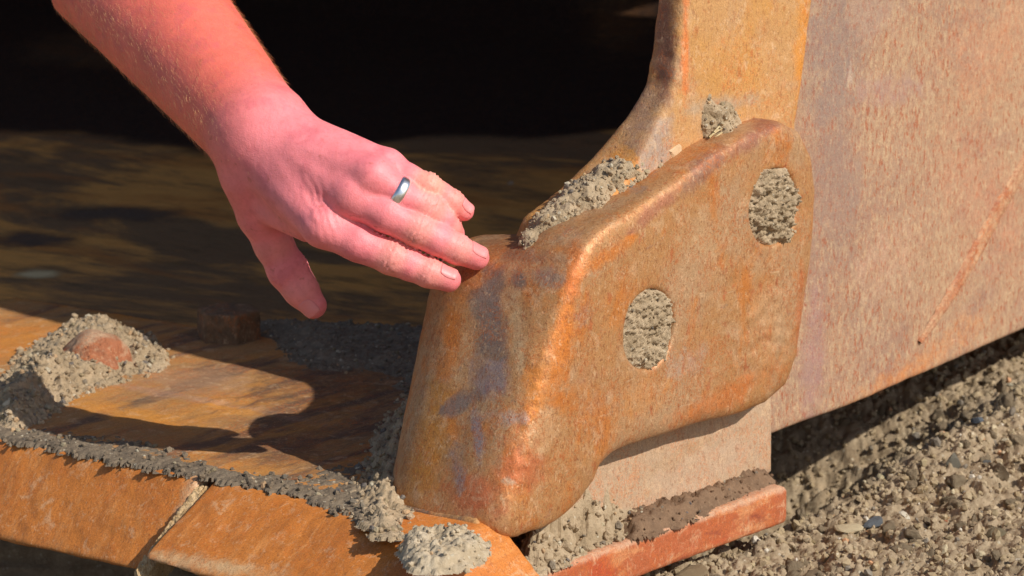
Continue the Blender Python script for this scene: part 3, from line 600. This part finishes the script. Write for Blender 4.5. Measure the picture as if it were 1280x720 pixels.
# pale flat chip in the groove and dry stalks on the clod
Vc, Fc_ = stone(5, I2, .25); cpos = SO + R_ * uz(843, 188, -.036)[0] + Z_ * uz(843, 188, -.036)[1] - N_ * .036
me = mkmesh('stone_chip', cpos + (Vc[:, :1] * R_ * .0105 + Vc[:, 1:2] * N_ * .004 + Vc[:, 2:] * unit(Z_ + .3 * R_) * .0075), Fc_, False)
top('stone_chip', me, soil('tan_stone', lin(206, 176, 140), lin(196, 166, 128), lin(214, 190, 156), 80, .0006, speck=False), 'flat tan chip of stone at the upper end of the mud ridge', 'stone')
Vv = []; Ff = []
for j, (x0, y0, x1, y1) in enumerate(((886, 172, 922, 160), (888, 178, 920, 164), (892, 166, 917, 154))):
    A = SO + R_ * uz(x0, y0, -.026)[0] + Z_ * uz(x0, y0, -.026)[1] - N_ * .026; Bq = SO + R_ * uz(x1, y1, -.026)[0] + Z_ * uz(x1, y1, -.026)[1] - N_ * .026
    for k in range(9):
        t = k / 8; c = A * (1 - t) + Bq * t + Z_ * .004 * math.sin(t * 3.1) ; rr = .0011 * (1 - .5 * t)
        for q in range(5): an = q / 5 * 6.283; Vv.append(c + Z_ * math.cos(an) * rr + N_ * math.sin(an) * rr)
    for k in range(8):
        for q in range(5): o_ = j * 45; Ff.append([o_ + k * 5 + q, o_ + k * 5 + (q + 1) % 5, o_ + (k + 1) * 5 + (q + 1) % 5, o_ + (k + 1) * 5 + q])
top('dry_stalks', mkmesh('stalk', np.array(Vv), np.array(Ff)), soil('straw', lin(212, 192, 150), lin(190, 166, 120), lin(220, 204, 170), speck=False), 'three pale dry plant stalks stuck to the mud clod on the shroud', 'straw')

def onT(px, z=ZT, o=None): 
    r = []
    for x, y in px: p = atz(x, y, z); r.append((p[0], p[1]))
    return r
E0 = np.array([0, 0, ZT + .002])
def heap(px, hf, name, mat, label, seed, z=ZT + .002, flat=False, cat='mud', **kw):
    me = mound(np.array([0, 0, z]), EYE[0], EYE[1], Z_, spline(onT(px, z), 3), hf, seed=seed, **kw)
    if flat: sub_flat(me)
    return top(name, me, mat, label, cat)
# heap round the rusty bolt
def hb(a, b, d):
    r2 = np.hypot(a - bc2[0], b - bc2[1]); return sstep(0, .06, d) * .026 - .022 * np.exp(-((r2 / .03) ** 2)) * (b < bc2[1] + .01) + .006 * np.exp(-(((a - bc2[0] - .055) / .03) ** 2 + ((b - bc2[1] - .02) / .03) ** 2))
heap([(-30, 500), (20, 440), (70, 418), (130, 412), (190, 420), (212, 448), (208, 464), (160, 480), (110, 496), (60, 530), (0, 540), (-60, 520)], hb, 'mud_heap', m_mudpale, 'crumbly pale gravel heap packed around the rusty bolt head', 31, ng=2000, gs=(.0009, .0042), amp=.005, res=.0015)
# silt band between plate and segments
heap([(-80, 512), (0, 528), (90, 540), (180, 552), (240, 566), (300, 588), (380, 590), (440, 575), (470, 600), (470, 660), (430, 640), (350, 616), (280, 601), (245, 596), (120, 571), (0, 548), (-80, 530)],
     lambda a, b, d: .0018 * sstep(0, .012, d), 'silt_band', m_mudgrey, 'long grey band of silt and small stones along the inner edge of the cutting segments', 33, ng=500, gs=(.0008, .0038), amp=.002, cov=.0035, res=.0015, cat='dirt')
# shaded heap beside the nose
heap([(440, 600), (452, 560), (480, 520), (514, 486), (560, 470), (570, 540), (530, 620), (506, 648), (496, 668), (474, 668), (456, 656), (438, 632)],
     lambda a, b, d: .024 * sstep(0, .05, d), 'mud_heap', m_mud, 'shaded heap of crusty mud banked against the left side of the nose', 35, ng=900, gs=(.0008, .0042), amp=.008, sc=70, res=.0015)
# dusty fan behind, in the shade
heap([(300, 405), (352, 400), (430, 404), (520, 408), (600, 420), (620, 500), (560, 530), (500, 520), (470, 470), (400, 470), (350, 455), (330, 430)],
     lambda a, b, d: .010 * sstep(0, .05, d), 'dirt_patch', m_mudgrey, 'thin patch of grey dirt on the shaded plate behind the shroud nose', 37, ng=900, gs=(.0008, .003), amp=.003, res=.002, cat='dirt')
# white crusty lump under the nose
heap([(500, 676), (540, 668), (590, 668), (612, 684), (596, 700), (570, 710), (530, 712), (506, 702)], lambda a, b, d: .008 * sstep(0, .012, d), 'mud_lump', soil('white_crust', lin(206, 188, 160), lin(184, 164, 134), lin(150, 132, 106)), 'whitish crusty lump squeezed under the bottom of the shroud nose', 39, ng=120, gs=(.001, .003), amp=.006, res=.0015)
# mud clods to the right of the nose and along the ledge
heap([(640, 712), (650, 670), (690, 640), (735, 606), (772, 600), (792, 634), (812, 650), (785, 668), (740, 686), (700, 704), (660, 722)],
     lambda a, b, d: .060 * sstep(0, .045, d), 'mud_heap', m_mud, 'lumpy grey mud wedged under the shroud at the end of the ledge', 41, ng=700, gs=(.0015, .005), amp=.012, sc=60, z=ZL + .002, flat=True)
heap([(766, 650), (800, 632), (850, 612), (900, 600), (950, 594), (970, 601), (940, 612), (890, 634), (850, 652), (790, 672)],
     lambda a, b, d: .010 * sstep(0, .012, d), 'mud_strip', m_muddark, 'dark damp strip of mud lying along the ledge below the side wall', 43, ng=260, gs=(.0008, .0026), amp=.005, sc=110, z=ZL + .002, flat=False)
# crack filler between the two segments
cf = [a1 * (1 - t) + b1 * t for t in np.linspace(0, 1, 5)]; cg = [c0 * (1 - t) + e0 * t for t in np.linspace(0, 1, 5)]
Vf = []; nn_ = 60
for k in range(nn_):
    t = k / (nn_ - 1); A = a1 * (1 - t) + b1 * t; Bq = c0 * (1 - t) + e0 * t
    for q in range(9):
        s_ = -.12 + 1.24 * q / 8; P = A * (1 - s_) + Bq * s_; Vf.append(P + Z_ * (-.0065 - .006 * t - .012 * max(0, s_ - .55) + .0025 * vnoise(np.array([[k * .33, q * .8, 2]]))[0] + .002 * random.random()))
ix = np.arange(nn_ * 9).reshape(nn_, 9); Fq = np.stack([ix[:-1, :-1], ix[:-1, 1:], ix[1:, 1:], ix[1:, :-1]], -1).reshape(-1, 4); Vf = np.array(Vf); lowv = Vf - Z_ * .02; n1 = len(Vf)
rim = np.concatenate([ix[:, 0], ix[-1, 1:], ix[-2::-1, -1], ix[0, -2::-1]]); Qr = np.stack([rim[:-1], rim[:-1] + n1, rim[1:] + n1, rim[1:]], 1)
me = mkmesh('crack_mud', np.concatenate([Vf, lowv]), np.concatenate([Fq, Fq[:, ::-1] + n1, Qr]), False)
top('crack_mud', me, soil('cream_crust', lin(220, 190, 146), lin(192, 156, 108), lin(120, 92, 62), 120), 'cream crusty mud filling the joint between the two orange cutting segments', 'mud')

# ------------------------------------------------------------------ ground
def gh(x, y):
    P = np.stack([x, y, np.zeros_like(x)], 1); q = -(P - SP) @ N_; bx = (P - SP) @ R_
    drop = sstep(.03, .22, q + .25 * sstep(.15, .5, bx) * 0); drop = drop * sstep(.75, .25, y) 
    z = ZL - .046 - (.26 + .16) * drop + .016 * fbm(P, 5, 3, 40) + .05 * fbm(P, .6, 2, 41) * sstep(2, 9, np.hypot(x, y)) + .028 * sstep(.22, .42, x)
    return z
def axis(lo, hi, a, b, h):
    core = np.arange(a, b, h); l = []; s = h; v = a
    while v > lo: s *= 1.18; v -= s; l.append(v)
    r = []; s = h; v = core[-1]
    while v < hi: s *= 1.18; v += s; r.append(v)
    return np.array(l[::-1] + list(core) + r)
gx = axis(-900, 900, -.06, .62, .0017); gy = axis(-900, 900, -.16, .95, .0021); X, Y = np.meshgrid(gx, gy, indexing='ij'); x = X.ravel(); y = Y.ravel()
zg = gh(x, y); Pg = np.stack([x, y, zg], 1); near = sstep(2.5, 1.0, np.hypot(x, y))
warp = Pg + .006 * np.stack([fbm(Pg, 40, 2, k) for k in (61, 62, 63)], 1)
c1_, i1 = cells(warp, 38, 71); c2_, i2 = cells(warp, 95, 72); c3_, i3 = cells(warp + 3, 210, 74)
zg = zg + near * (.0065 * (.55 - c1_) * (i1 > .35) + .005 * (i1 - .5) + .0062 * (.5 - c2_) + .004 * (i2 - .5) + .0028 * (.5 - c3_) + .002 * (i3 - .5) + .009 * fbm(Pg, 26, 5, 73, .6))
ix = np.arange(X.size).reshape(X.shape); Fg = np.stack([ix[:-1, :-1], ix[1:, :-1], ix[1:, 1:], ix[:-1, 1:]], -1).reshape(-1, 4)
me = mkmesh('ground', np.stack([x, y, zg], 1), Fg, True); paint(me, np.zeros((len(x), 4)))
link('ground', me, m_ground, kind='structure')
def gz(px, py):
    i_ = np.clip(np.searchsorted(gx, px), 0, len(gx) - 1); j_ = np.clip(np.searchsorted(gy, py), 0, len(gy) - 1); return zg.reshape(X.shape)[i_, j_]
# crumbs and grit
r = np.random.default_rng(5); N = 26000; xs = r.uniform(-.02, .6, N); ys = r.uniform(-.15, .9, N); ss = .0006 + .0044 * r.random(N) ** 5
GV, GF = scatter(np.stack([xs, ys, gz(xs, ys) + ss * .3], 1), ss, seed=8)
tone = r.random(N).repeat(len(STN[0][0])); g = np.zeros((len(GV), 4)); pal = np.array([lin(*c)[:3] for c in ((198, 184, 152), (176, 160, 124), (120, 116, 110), (150, 134, 104), (206, 150, 110), (100, 96, 92), (214, 206, 190))]); g[:, :3] = pal[(tone * 6.99).astype(int)]; g[:, 3] = np.where((tone * 97) % 1 < .12, .7, 0)
me = mkmesh('grit', GV, GF, False); paint(me, g); link('grit', me, m_grain, kind='stuff', label='loose crumbs and grit scattered over the brown soil', category='grit')
# clods one can pick out
proto = [stone(100 + k, I3, .55) for k in range(6)]
for k, (V_, F_) in enumerate(proto):
    V_ = V_ * (1 + .2 * fbm(V_, 3, 4, k, .65) + .3 * (.5 - cells(V_, 2.6, k)[0]))[:, None]; me = mkmesh('soil_clod', V_, F_, True); paint(me, np.zeros((len(V_), 4))); me.materials.append(m_ground); proto[k] = me
n_c = 0
while n_c < 130:
    px, py = random.uniform(800, 1290), random.uniform(430, 730); P = atz(px, py, ZL - .035)
    if (P - SP) @ N_ < -.07 and py > 560: continue
    if px < 990 and py < 690: continue
    s = .0035 + .0065 * random.random() ** 2; o = link('soil_clod', proto[n_c % 6], loc=(P[0], P[1], gz(P[0], P[1]) + s * .15)); o.scale = (s * random.uniform(.8, 1.4), s, s * .75); o.rotation_euler = (random.random() * 6, random.random() * 6, random.random() * 6)
    o['label'] = 'small rough brown clod lying on the soil beside the bucket'; o['category'] = 'clod'; o['group'] = 'soil clods on the ground'; n_c += 1
SM = {}
def smat(c):
    if c not in SM: SM[c] = soil('stone_%d' % len(SM), lin(*c), lin(*[int(v * .88) for v in c]), lin(*[min(255, int(v * 1.1)) for v in c]), 90, .0005, .8, False)
    return SM[c]
for k, (px, py, s, asp, c, lab) in enumerate([
    (1058, 660, .0105, (1.5, .8, .45), (214, 196, 160), 'cream flat stone flake beside the bluish pebble'), (1092, 655, .008, (1.3, 1, .5), (104, 108, 112), 'bluish grey pebble in front of the cream flake'),
    (1045, 606, .005, (1.3, 1, .8), (222, 160, 120), 'small orange pebble near the end of the red ledge'), (1102, 592, .006, (1.2, 1, .7), (206, 190, 150), 'round cream pebble near the middle of the soil'),
    (1130, 652, .0055, (1.3, 1, .7), (222, 212, 190), 'white pebble right of the bluish pebble'), (1232, 598, .0062, (1, 1, .8), (112, 112, 108), 'dark grey pebble towards the right edge of the soil'),
    (1190, 600, .0085, (1, 1, .9), (120, 114, 100), 'grey rounded stone half sunk in the soil'), (1220, 560, .0065, (1.2, 1, .6), (106, 112, 120), 'slate grey pebble in the lit soil'),
    (1262, 505, .005, (1.4, 1, .6), (200, 190, 164), 'pale sliver of stone at the right edge'), (1150, 556, .005, (1.2, 1, .6), (190, 176, 140), 'pale stone just outside the shadow'),
    (1140, 690, .007, (1.5, .8, .5), (198, 178, 140), 'pale elongated stone low in the soil'), (1256, 574, .005, (1.2, 1, .8), (214, 204, 176), 'tiny white stone close to the right edge'),
    (905, 716, .009, (1.4, 1, .6), (214, 174, 128), 'tan stone at the bottom edge under the ledge'), (860, 706, .012, (1.5, .9, .5), (150, 130, 100), 'broad brown clod below the red ledge'),
    (1245, 690, .011, (1.3, 1, .7), (128, 116, 92), 'large brown clod at the lower right corner'), (1110, 400 + 165, .004, (1, 1, 1), (216, 206, 180), 'small white stone at the shadow edge'),
    (1178, 660, .0045, (1.1, 1, .8), (176, 110, 80), 'small reddish pebble in the lower soil'), (1010, 660, .007, (1, 1, .8), (150, 130, 96), 'brown clod touching the end of the red ledge')]):
    P = atz(px, py, ZL - .035); Vq, Fq = stone(200 + k, I2, .3); me = mkmesh('pebble', Vq * np.array(asp), Fq, False); paint(me, np.zeros((len(Vq), 4)))
    o = link('pebble', me, smat(c), loc=(P[0], P[1], gz(P[0], P[1]) + s * asp[2] * .4)); o.scale = (s, s, s); o.rotation_euler = (.2, -.15, .5 * k); o['label'] = lab; o['category'] = 'stone'; o['group'] = 'stones on the soil'

# ------------------------------------------------------------------ the arm and hand
PERSON = link('person', None, loc=tuple(atd(340, 300, -.13))); PERSON['label'] = 'bare sunlit left forearm and hand with a ring, fingertip resting on the shroud'; PERSON['category'] = 'person'
PB0 = np.array(PERSON.location)
def H(px, py, d): return atd(px, py, d)
# middle fingertip is set down on the shroud
tipd = -.17
for d in np.arange(-.26, .3, .001):
    if shroud(H(596, 322, d)[None])[0] < .0082: tipd = d; break
print('tip depth', tipd)
D0 = tipd
J = {
 'index': [(404, 283, D0 - .008, .0142), (448, 304, D0 - .012, .0126), (490, 322, D0 - .012, .0118), (512, 331, D0 - .011, .0106), (536, 341, D0 - .010, .0100), (561, 350, D0 - .008, .0084)],
 'middle': [(440, 247, D0 - .012, .0145), (482, 267, D0 - .018, .0126), (522, 287, D0 - .015, .0119), (546, 299, D0 - .012, .0108), (570, 311, D0 - .007, .0102), (596, 322, D0, .0086)],
 'ring': [(466, 222, D0 - .016, .0138), (502, 244, D0 - .016, .0112), (534, 260, D0 - .010, .0116), (549, 273, D0 - .004, .0104), (558, 283, D0 + .006, .0100), (565, 292, D0 + .014, .0088)],
 'pinky': [(483, 208, D0 - .002, .0118), (510, 223, D0 - .006, .0096), (535, 234, D0 - .008, .0092), (550, 243, D0 - .003, .0082), (565, 253, D0 + .000, .0082), (580, 264, D0 + .004, .0070)],
 'thumb': [(312, 222, D0 + .052, .0200), (326, 268, D0 + .070, .0158), (342, 306, D0 + .080, .0128), (360, 338, D0 + .086, .0134), (376, 362, D0 + .086, .0116), (392, 382, D0 + .086, .0092)]}
RS = lambda d: (DIST + d) / 2.0; SK = (DIST + D0) / 2.0
J3 = {k: [(H(x, y, d), r * RS(d)) for x, y, d, r in v] for k, v in J.items()}
def chain(P, js, k=.004):
    d = None
    for a, b in zip(js[:-1], js[1:]):
        e = cone(P, a[0], b[0], a[1], b[1]); d = e if d is None else smin(d, e, k)
    return d
TC = -FW                                                     # towards the viewer's side of the hand
w1 = H(308, 168, D0 + .060); w2 = H(333, 150, D0 + .054)
fore = [(H(84, -92, D0 + .27), w1, .0530, .0284), (H(146, -86, D0 + .26), w2, .0405, .0247), (H(128, -92, D0 + .25), H(316, 156, D0 + .050), .045, .0235)]
meta = [(H(322, 192, D0 + .044), 'index', .0215), (H(328, 180, D0 + .038), 'middle', .021), (H(338, 170, D0 + .036), 'ring', .0195), (H(350, 163, D0 + .040), 'pinky', .0185)]
palm = [(H(345, 205, D0 + .054), H(425, 262, D0 + .020), .022, .014), (H(350, 190, D0 + .054), H(465, 226, D0 + .018), .020, .012)]
fore = [(a, b, r * SK, q * SK) for a, b, r, q in fore]; meta = [(a, k, r * SK) for a, k, r in meta]; palm = [(a, b, r * SK, q * SK) for a, b, r, q in palm]
def hand(P):
    d = None
    for a, b, r1, r2 in fore:
        e = cone(P, a, b, r1, r2); d = e if d is None else smin(d, e, .022)
    m_ = None
    for a, kf, r1 in meta:
        b, rb_ = J3[kf][0]; e = cone(P, a, b, r1, rb_); m_ = e if m_ is None else smin(m_, e, .010)
    for a, b, r1, r2 in palm: m_ = smin(m_, cone(P, a, b, r1, r2), .018)
    d = smin(d, m_, .026)
    # web between thumb and index
    web = cone(P, H(345, 262, D0 + .046), H(384, 285, D0 + .022), SK * .013, SK * .0095); d = smin(d, web, .016)
    d = smin(d, chain(P, J3['thumb'], .006), .010)
    # knuckle heads
    for kf, rr in (('index', .0095), ('middle', .0098), ('ring', .0074), ('pinky', .0058)):
        c, r0 = J3[kf][0]; d = smin(d, np.linalg.norm(P - (c + TC * .0050 + UP * .002), axis=1) - rr, .009)
    fs = None
    for kf in ('index', 'middle', 'ring', 'pinky'):
        e = chain(P, J3[kf]); fs = e if fs is None else smin(fs, e, .0012)
    return smin(d, fs, .006)
lo = np.array([(H(90, 60, D0) @ RT), 0, 0]); 
O = H(90, 420, D0 - .075); O = O - RT * 0
sz = (.31, .26, .155); print('hand grid')
# part of the arm above the frame is coarser
V, F, Nn = nets(hand, H(-10, 415, D0 - .07) , RT, UP, FW, (.43, .385, .36), .0018)
def bumps(P, N):
    """skin relief: tendons, knuckle creases, pores, thumb-web wrinkles"""
    h = .0003 * fbm(P, 60, 3, 3) + .00012 * fbm(P, 260, 3, 4)
    for kf in ('index', 'middle', 'ring', 'pinky', 'thumb'):
        js = J3[kf]; ids = ((2, 1.0), (4, .7)) if kf != 'thumb' else ((3, .9),)
        for j, st in ids:
            c, r0 = js[j]; ax = unit(js[j + 1][0] - js[j - 1][0]); q = P - c; t = q @ ax; rd = np.linalg.norm(q - t[:, None] * ax, axis=1)
            on = np.exp(-(t / .0065) ** 2) * sstep(r0 * 1.9, r0 * 1.3, rd) * sstep(-.1, .5, N @ (TC * .9 + UP * .4))
            tt_ = t + .0012 * fbm(P, 150, 2, 7); h = h + on * st * (.0008 * np.cos(tt_ * 2 * math.pi / .0034) + .0004)
        # flexion folds at finger roots
    c = H(398, 262, D0 - .02); q = P - c; a_ = unit(RT * .35 - UP * 1.0); t = q @ a_; s_ = q @ unit(RT + .35 * UP); on = np.exp(-(t / .020) ** 2 - (s_ / .010) ** 2) * (N @ TC > .1)
    h = h + on * (.0006 * np.cos((s_ + .006 * fbm(P, 50, 3, 8)) * 2 * math.pi / .0062))
    for kf, a0_ in (('index', H(335, 190, D0)), ('middle', H(342, 180, D0)), ('ring', H(352, 172, D0))):
        b_ = J3[kf][0][0]; ab = b_ - a0_; tt2 = np.clip(((P - a0_) @ ab) / (ab @ ab), 0, 1); q = P - a0_ - tt2[:, None] * ab; e = q - (q @ TC)[:, None] * TC
        h = h + .0005 * np.exp(-(np.linalg.norm(e, axis=1) / .0042) ** 2) * np.sin(math.pi * np.clip(tt2, 0, 1)) * (N @ TC > .3)
    return h
V = V + Nn * bumps(V, Nn)[:, None]
# skin tone: redder arm, pinker hand, paler stretched knuckles, rosy tips
n1 = fbm(V, 30, 3, 5); n2 = fbm(V, 90, 3, 6); along = (V - w1) @ unit(J3['middle'][0][0] - w1)
ca = np.array(lin(238, 118, 100)[:3]); ch = np.array(lin(246, 140, 144)[:3]); t = sstep(-.03, .05, along)[:, None]; C = ca * (1 - t) + ch * t
C = C * (1 + .14 * n1 + .12 * n2)[:, None]; mt = sstep(.05, .5, fbm(V, 55, 4, 15, .65)); C = C * (1 - .3 * mt[:, None]) + np.array(lin(206, 96, 110)[:3]) * .3 * mt[:, None]; pale = np.zeros(len(V)); rosy = np.zeros(len(V))
for kf in J3:
    js = J3[kf]; 
    for j, st in ((2, .9), (4, .55)): pale = np.maximum(pale, st * np.exp(-(np.linalg.norm(V - js[j][0], axis=1) / .0145) ** 4))
    rosy = np.maximum(rosy, np.exp(-(np.linalg.norm(V - js[5][0], axis=1) / .014) ** 4))
C = C * (1 - pale[:, None] * .75) + np.array(lin(238, 186, 144)[:3]) * pale[:, None] * .75; C = C * (1 - rosy[:, None] * .4) + np.array(lin(224, 122, 118)[:3]) * rosy[:, None] * .4
C = np.concatenate([np.clip(C, 0, 1), np.ones((len(V), 1))], 1)
s = M('sunlit_skin'); pc, pa = s.attr(); n = s.noise(s.co, 300, 5, .6, 0, 3); c = s.mix(s.math('MULTIPLY', s.ramp(n, .45, .7), .22), pc, lin(206, 96, 88))
vo = s.n('ShaderNodeTexVoronoi'); s.l(s.co, vo.inputs['Vector']); vo.inputs['Scale'].default_value = 900; fr = s.noise(s.co, 120, 3, .5, 0, 22); c = s.mix(s.math('MULTIPLY', s.ramp(fr, .66, .72), .35), c, lin(176, 92, 66))
b = s.bump(n, .0006, .5); b = s.bump(vo.outputs['Distance'], .00022, .6, b)
m_skin = s.set(Base_Color=c, Normal=b, Roughness=.48, Subsurface_Weight=.12, Subsurface_Radius=(1.0, .35, .2), Subsurface_Scale=.004, Specular_IOR_Level=.38)
part('forearm_and_hand', V, F, m_skin, parent=PERSON, base=PB0, col=C)

# nails
s = M('fingernail'); m_nail = s.set(Base_Color=lin(236, 142, 140), Roughness=.46, Specular_IOR_Level=.5, Subsurface_Weight=.1, Subsurface_Scale=.002)
def nail(kf, nrm, wd, ln, back=.006, lift=.0006):
    js = J3[kf]; tip, r0 = js[5]; ax = unit(tip - js[4][0]); n_ = unit(nrm - (nrm @ ax) * ax); sd = np.cross(ax, n_); Vn = []; na, nb = 17, 17
    for i_ in range(na):
        a_ = -1 + 2 * i_ / (na - 1)
        for j_ in range(nb):
            b_ = -1 + 2 * j_ / (nb - 1)
            # square-ish rounded plate
            A = a_ * math.sqrt(1 - .28 * b_ * b_); Bq = b_ * math.sqrt(1 - .22 * a_ * a_)
            p = tip - ax * back + ax * A * ln / 2 + ax * .002 + sd * Bq * wd / 2 + n_ * .012
            Vn.append(p)
    Vn = np.array(Vn)
    for _ in range(25):                                   # drop on to the finger
        Vn = Vn - n_ * np.clip(chain(Vn, js) - lift, -.0015, .0015)[:, None]
    # keep the plate smooth and slightly proud at its free edge
    A_ = ((Vn - tip) @ ax + back - .002) / (ln / 2); B_2 = ((Vn - tip) @ sd) / (wd / 2)
    Vn = Vn + n_ * (.0005 * (A_ > .2) * (A_ - .2) - .0012 * np.clip(np.abs(B_2) - .8, 0, 1) - .0012 * np.clip(-A_ - .8, 0, 1))[:, None]
    ix = np.arange(na * nb).reshape(na, nb); Fq = np.stack([ix[:-1, :-1], ix[1:, :-1], ix[1:, 1:], ix[:-1, 1:]], -1).reshape(-1, 4)
    n1 = len(Vn); rim = np.concatenate([ix[:, 0], ix[-1, 1:], ix[-2::-1, -1], ix[0, -2::-1]]); Qr = np.stack([rim[:-1], rim[:-1] + n1, rim[1:] + n1, rim[1:]], 1)
    part('fingernail', np.concatenate([Vn, Vn - n_ * .0008]), np.concatenate([Fq, Fq[:, ::-1] + n1, Qr]), m_nail, parent=PERSON, base=PB0)
nail('middle', TC * .75 + UP * .75, .0128, .0150, .0045); nail('index', TC * .7 + UP * .75, .0122, .0142, .0045); nail('pinky', TC * .75 + UP * .7, .0100, .0118, .0035); nail('thumb', TC * .75 - RT * .3 - UP * .2, .0140, .0145, .002, .0008)

# wedding ring
a_r = J3['ring'][1][1] * 1.02
a = J3['ring'][0][0]; b = J3['ring'][1][0]; cc = a * .10 + b * .90; ax = unit(J3['ring'][2][0] - J3['ring'][0][0]); e1_ = unit(np.cross(ax, Z_)); e2_ = np.cross(ax, e1_); Vr = []; nt_ = 64
sec = [(-.0043, 0), (-.0039, .0012), (-.0014, .0018), (.0014, .0018), (.0039, .0012), (.0043, 0), (.0, -.0010)]
for k in range(nt_):
    an = k / nt_ * 2 * math.pi; dr = e1_ * math.cos(an) + e2_ * math.sin(an)
    for t_, h_ in sec: Vr.append(cc + ax * t_ + dr * (a_r + h_))
m7 = len(sec); ix = np.arange(nt_ * m7).reshape(nt_, m7); Fr = np.stack([ix, np.roll(ix, -1, 0), np.roll(np.roll(ix, -1, 0), -1, 1), np.roll(ix, -1, 1)], -1).reshape(-1, 4)
s = M('polished_silver'); m_ring = s.set(Base_Color=(.88, .89, .90, 1), Metallic=1.0, Roughness=.3)
part('wedding_ring', np.array(Vr), Fr, m_ring, parent=PERSON, base=PB0, label='plain silver wedding ring')

# fine blond hairs on forearm and back of hand
r = np.random.default_rng(3); fx, fy = project(V); armk = sstep(.03, -.03, along); prob = .10 + armk; prob *= (along < .05)
prob = prob / prob.sum(); k = r.choice(len(V), 8500, p=prob); root = V[k]; n_ = Nn[k]; axd = unit(w1 - fore[0][0]); hv = []; hf = []
for i_ in range(len(k)):
    L = (.0035 + .0055 * r.random()) * (.45 + .55 * armk[k[i_]]); d_ = unit(n_[i_] * .55 + axd * .9 + r.normal(size=3) * .13); side_ = unit(np.cross(d_, TC) + 1e-6); p = root[i_] - n_[i_] * .0003; o_ = len(hv); wd = .00006
    for q in range(4):
        t = q / 3; c = p + d_ * L * t + (axd * .4 - n_[i_] * .35) * L * t * t * .7; ww = wd * (1 - .8 * t)
        hv.append(c + side_ * ww); hv.append(c - side_ * ww)
        if q: hf.append([o_ + 2 * q - 2, o_ + 2 * q - 1, o_ + 2 * q + 1, o_ + 2 * q])
s = M('blond_arm_hair'); m_hair = s.set(Base_Color=lin(236, 190, 130), Roughness=.5)
part('arm_hair', np.array(hv), np.array(hf), m_hair, parent=PERSON, base=PB0, kind='stuff')
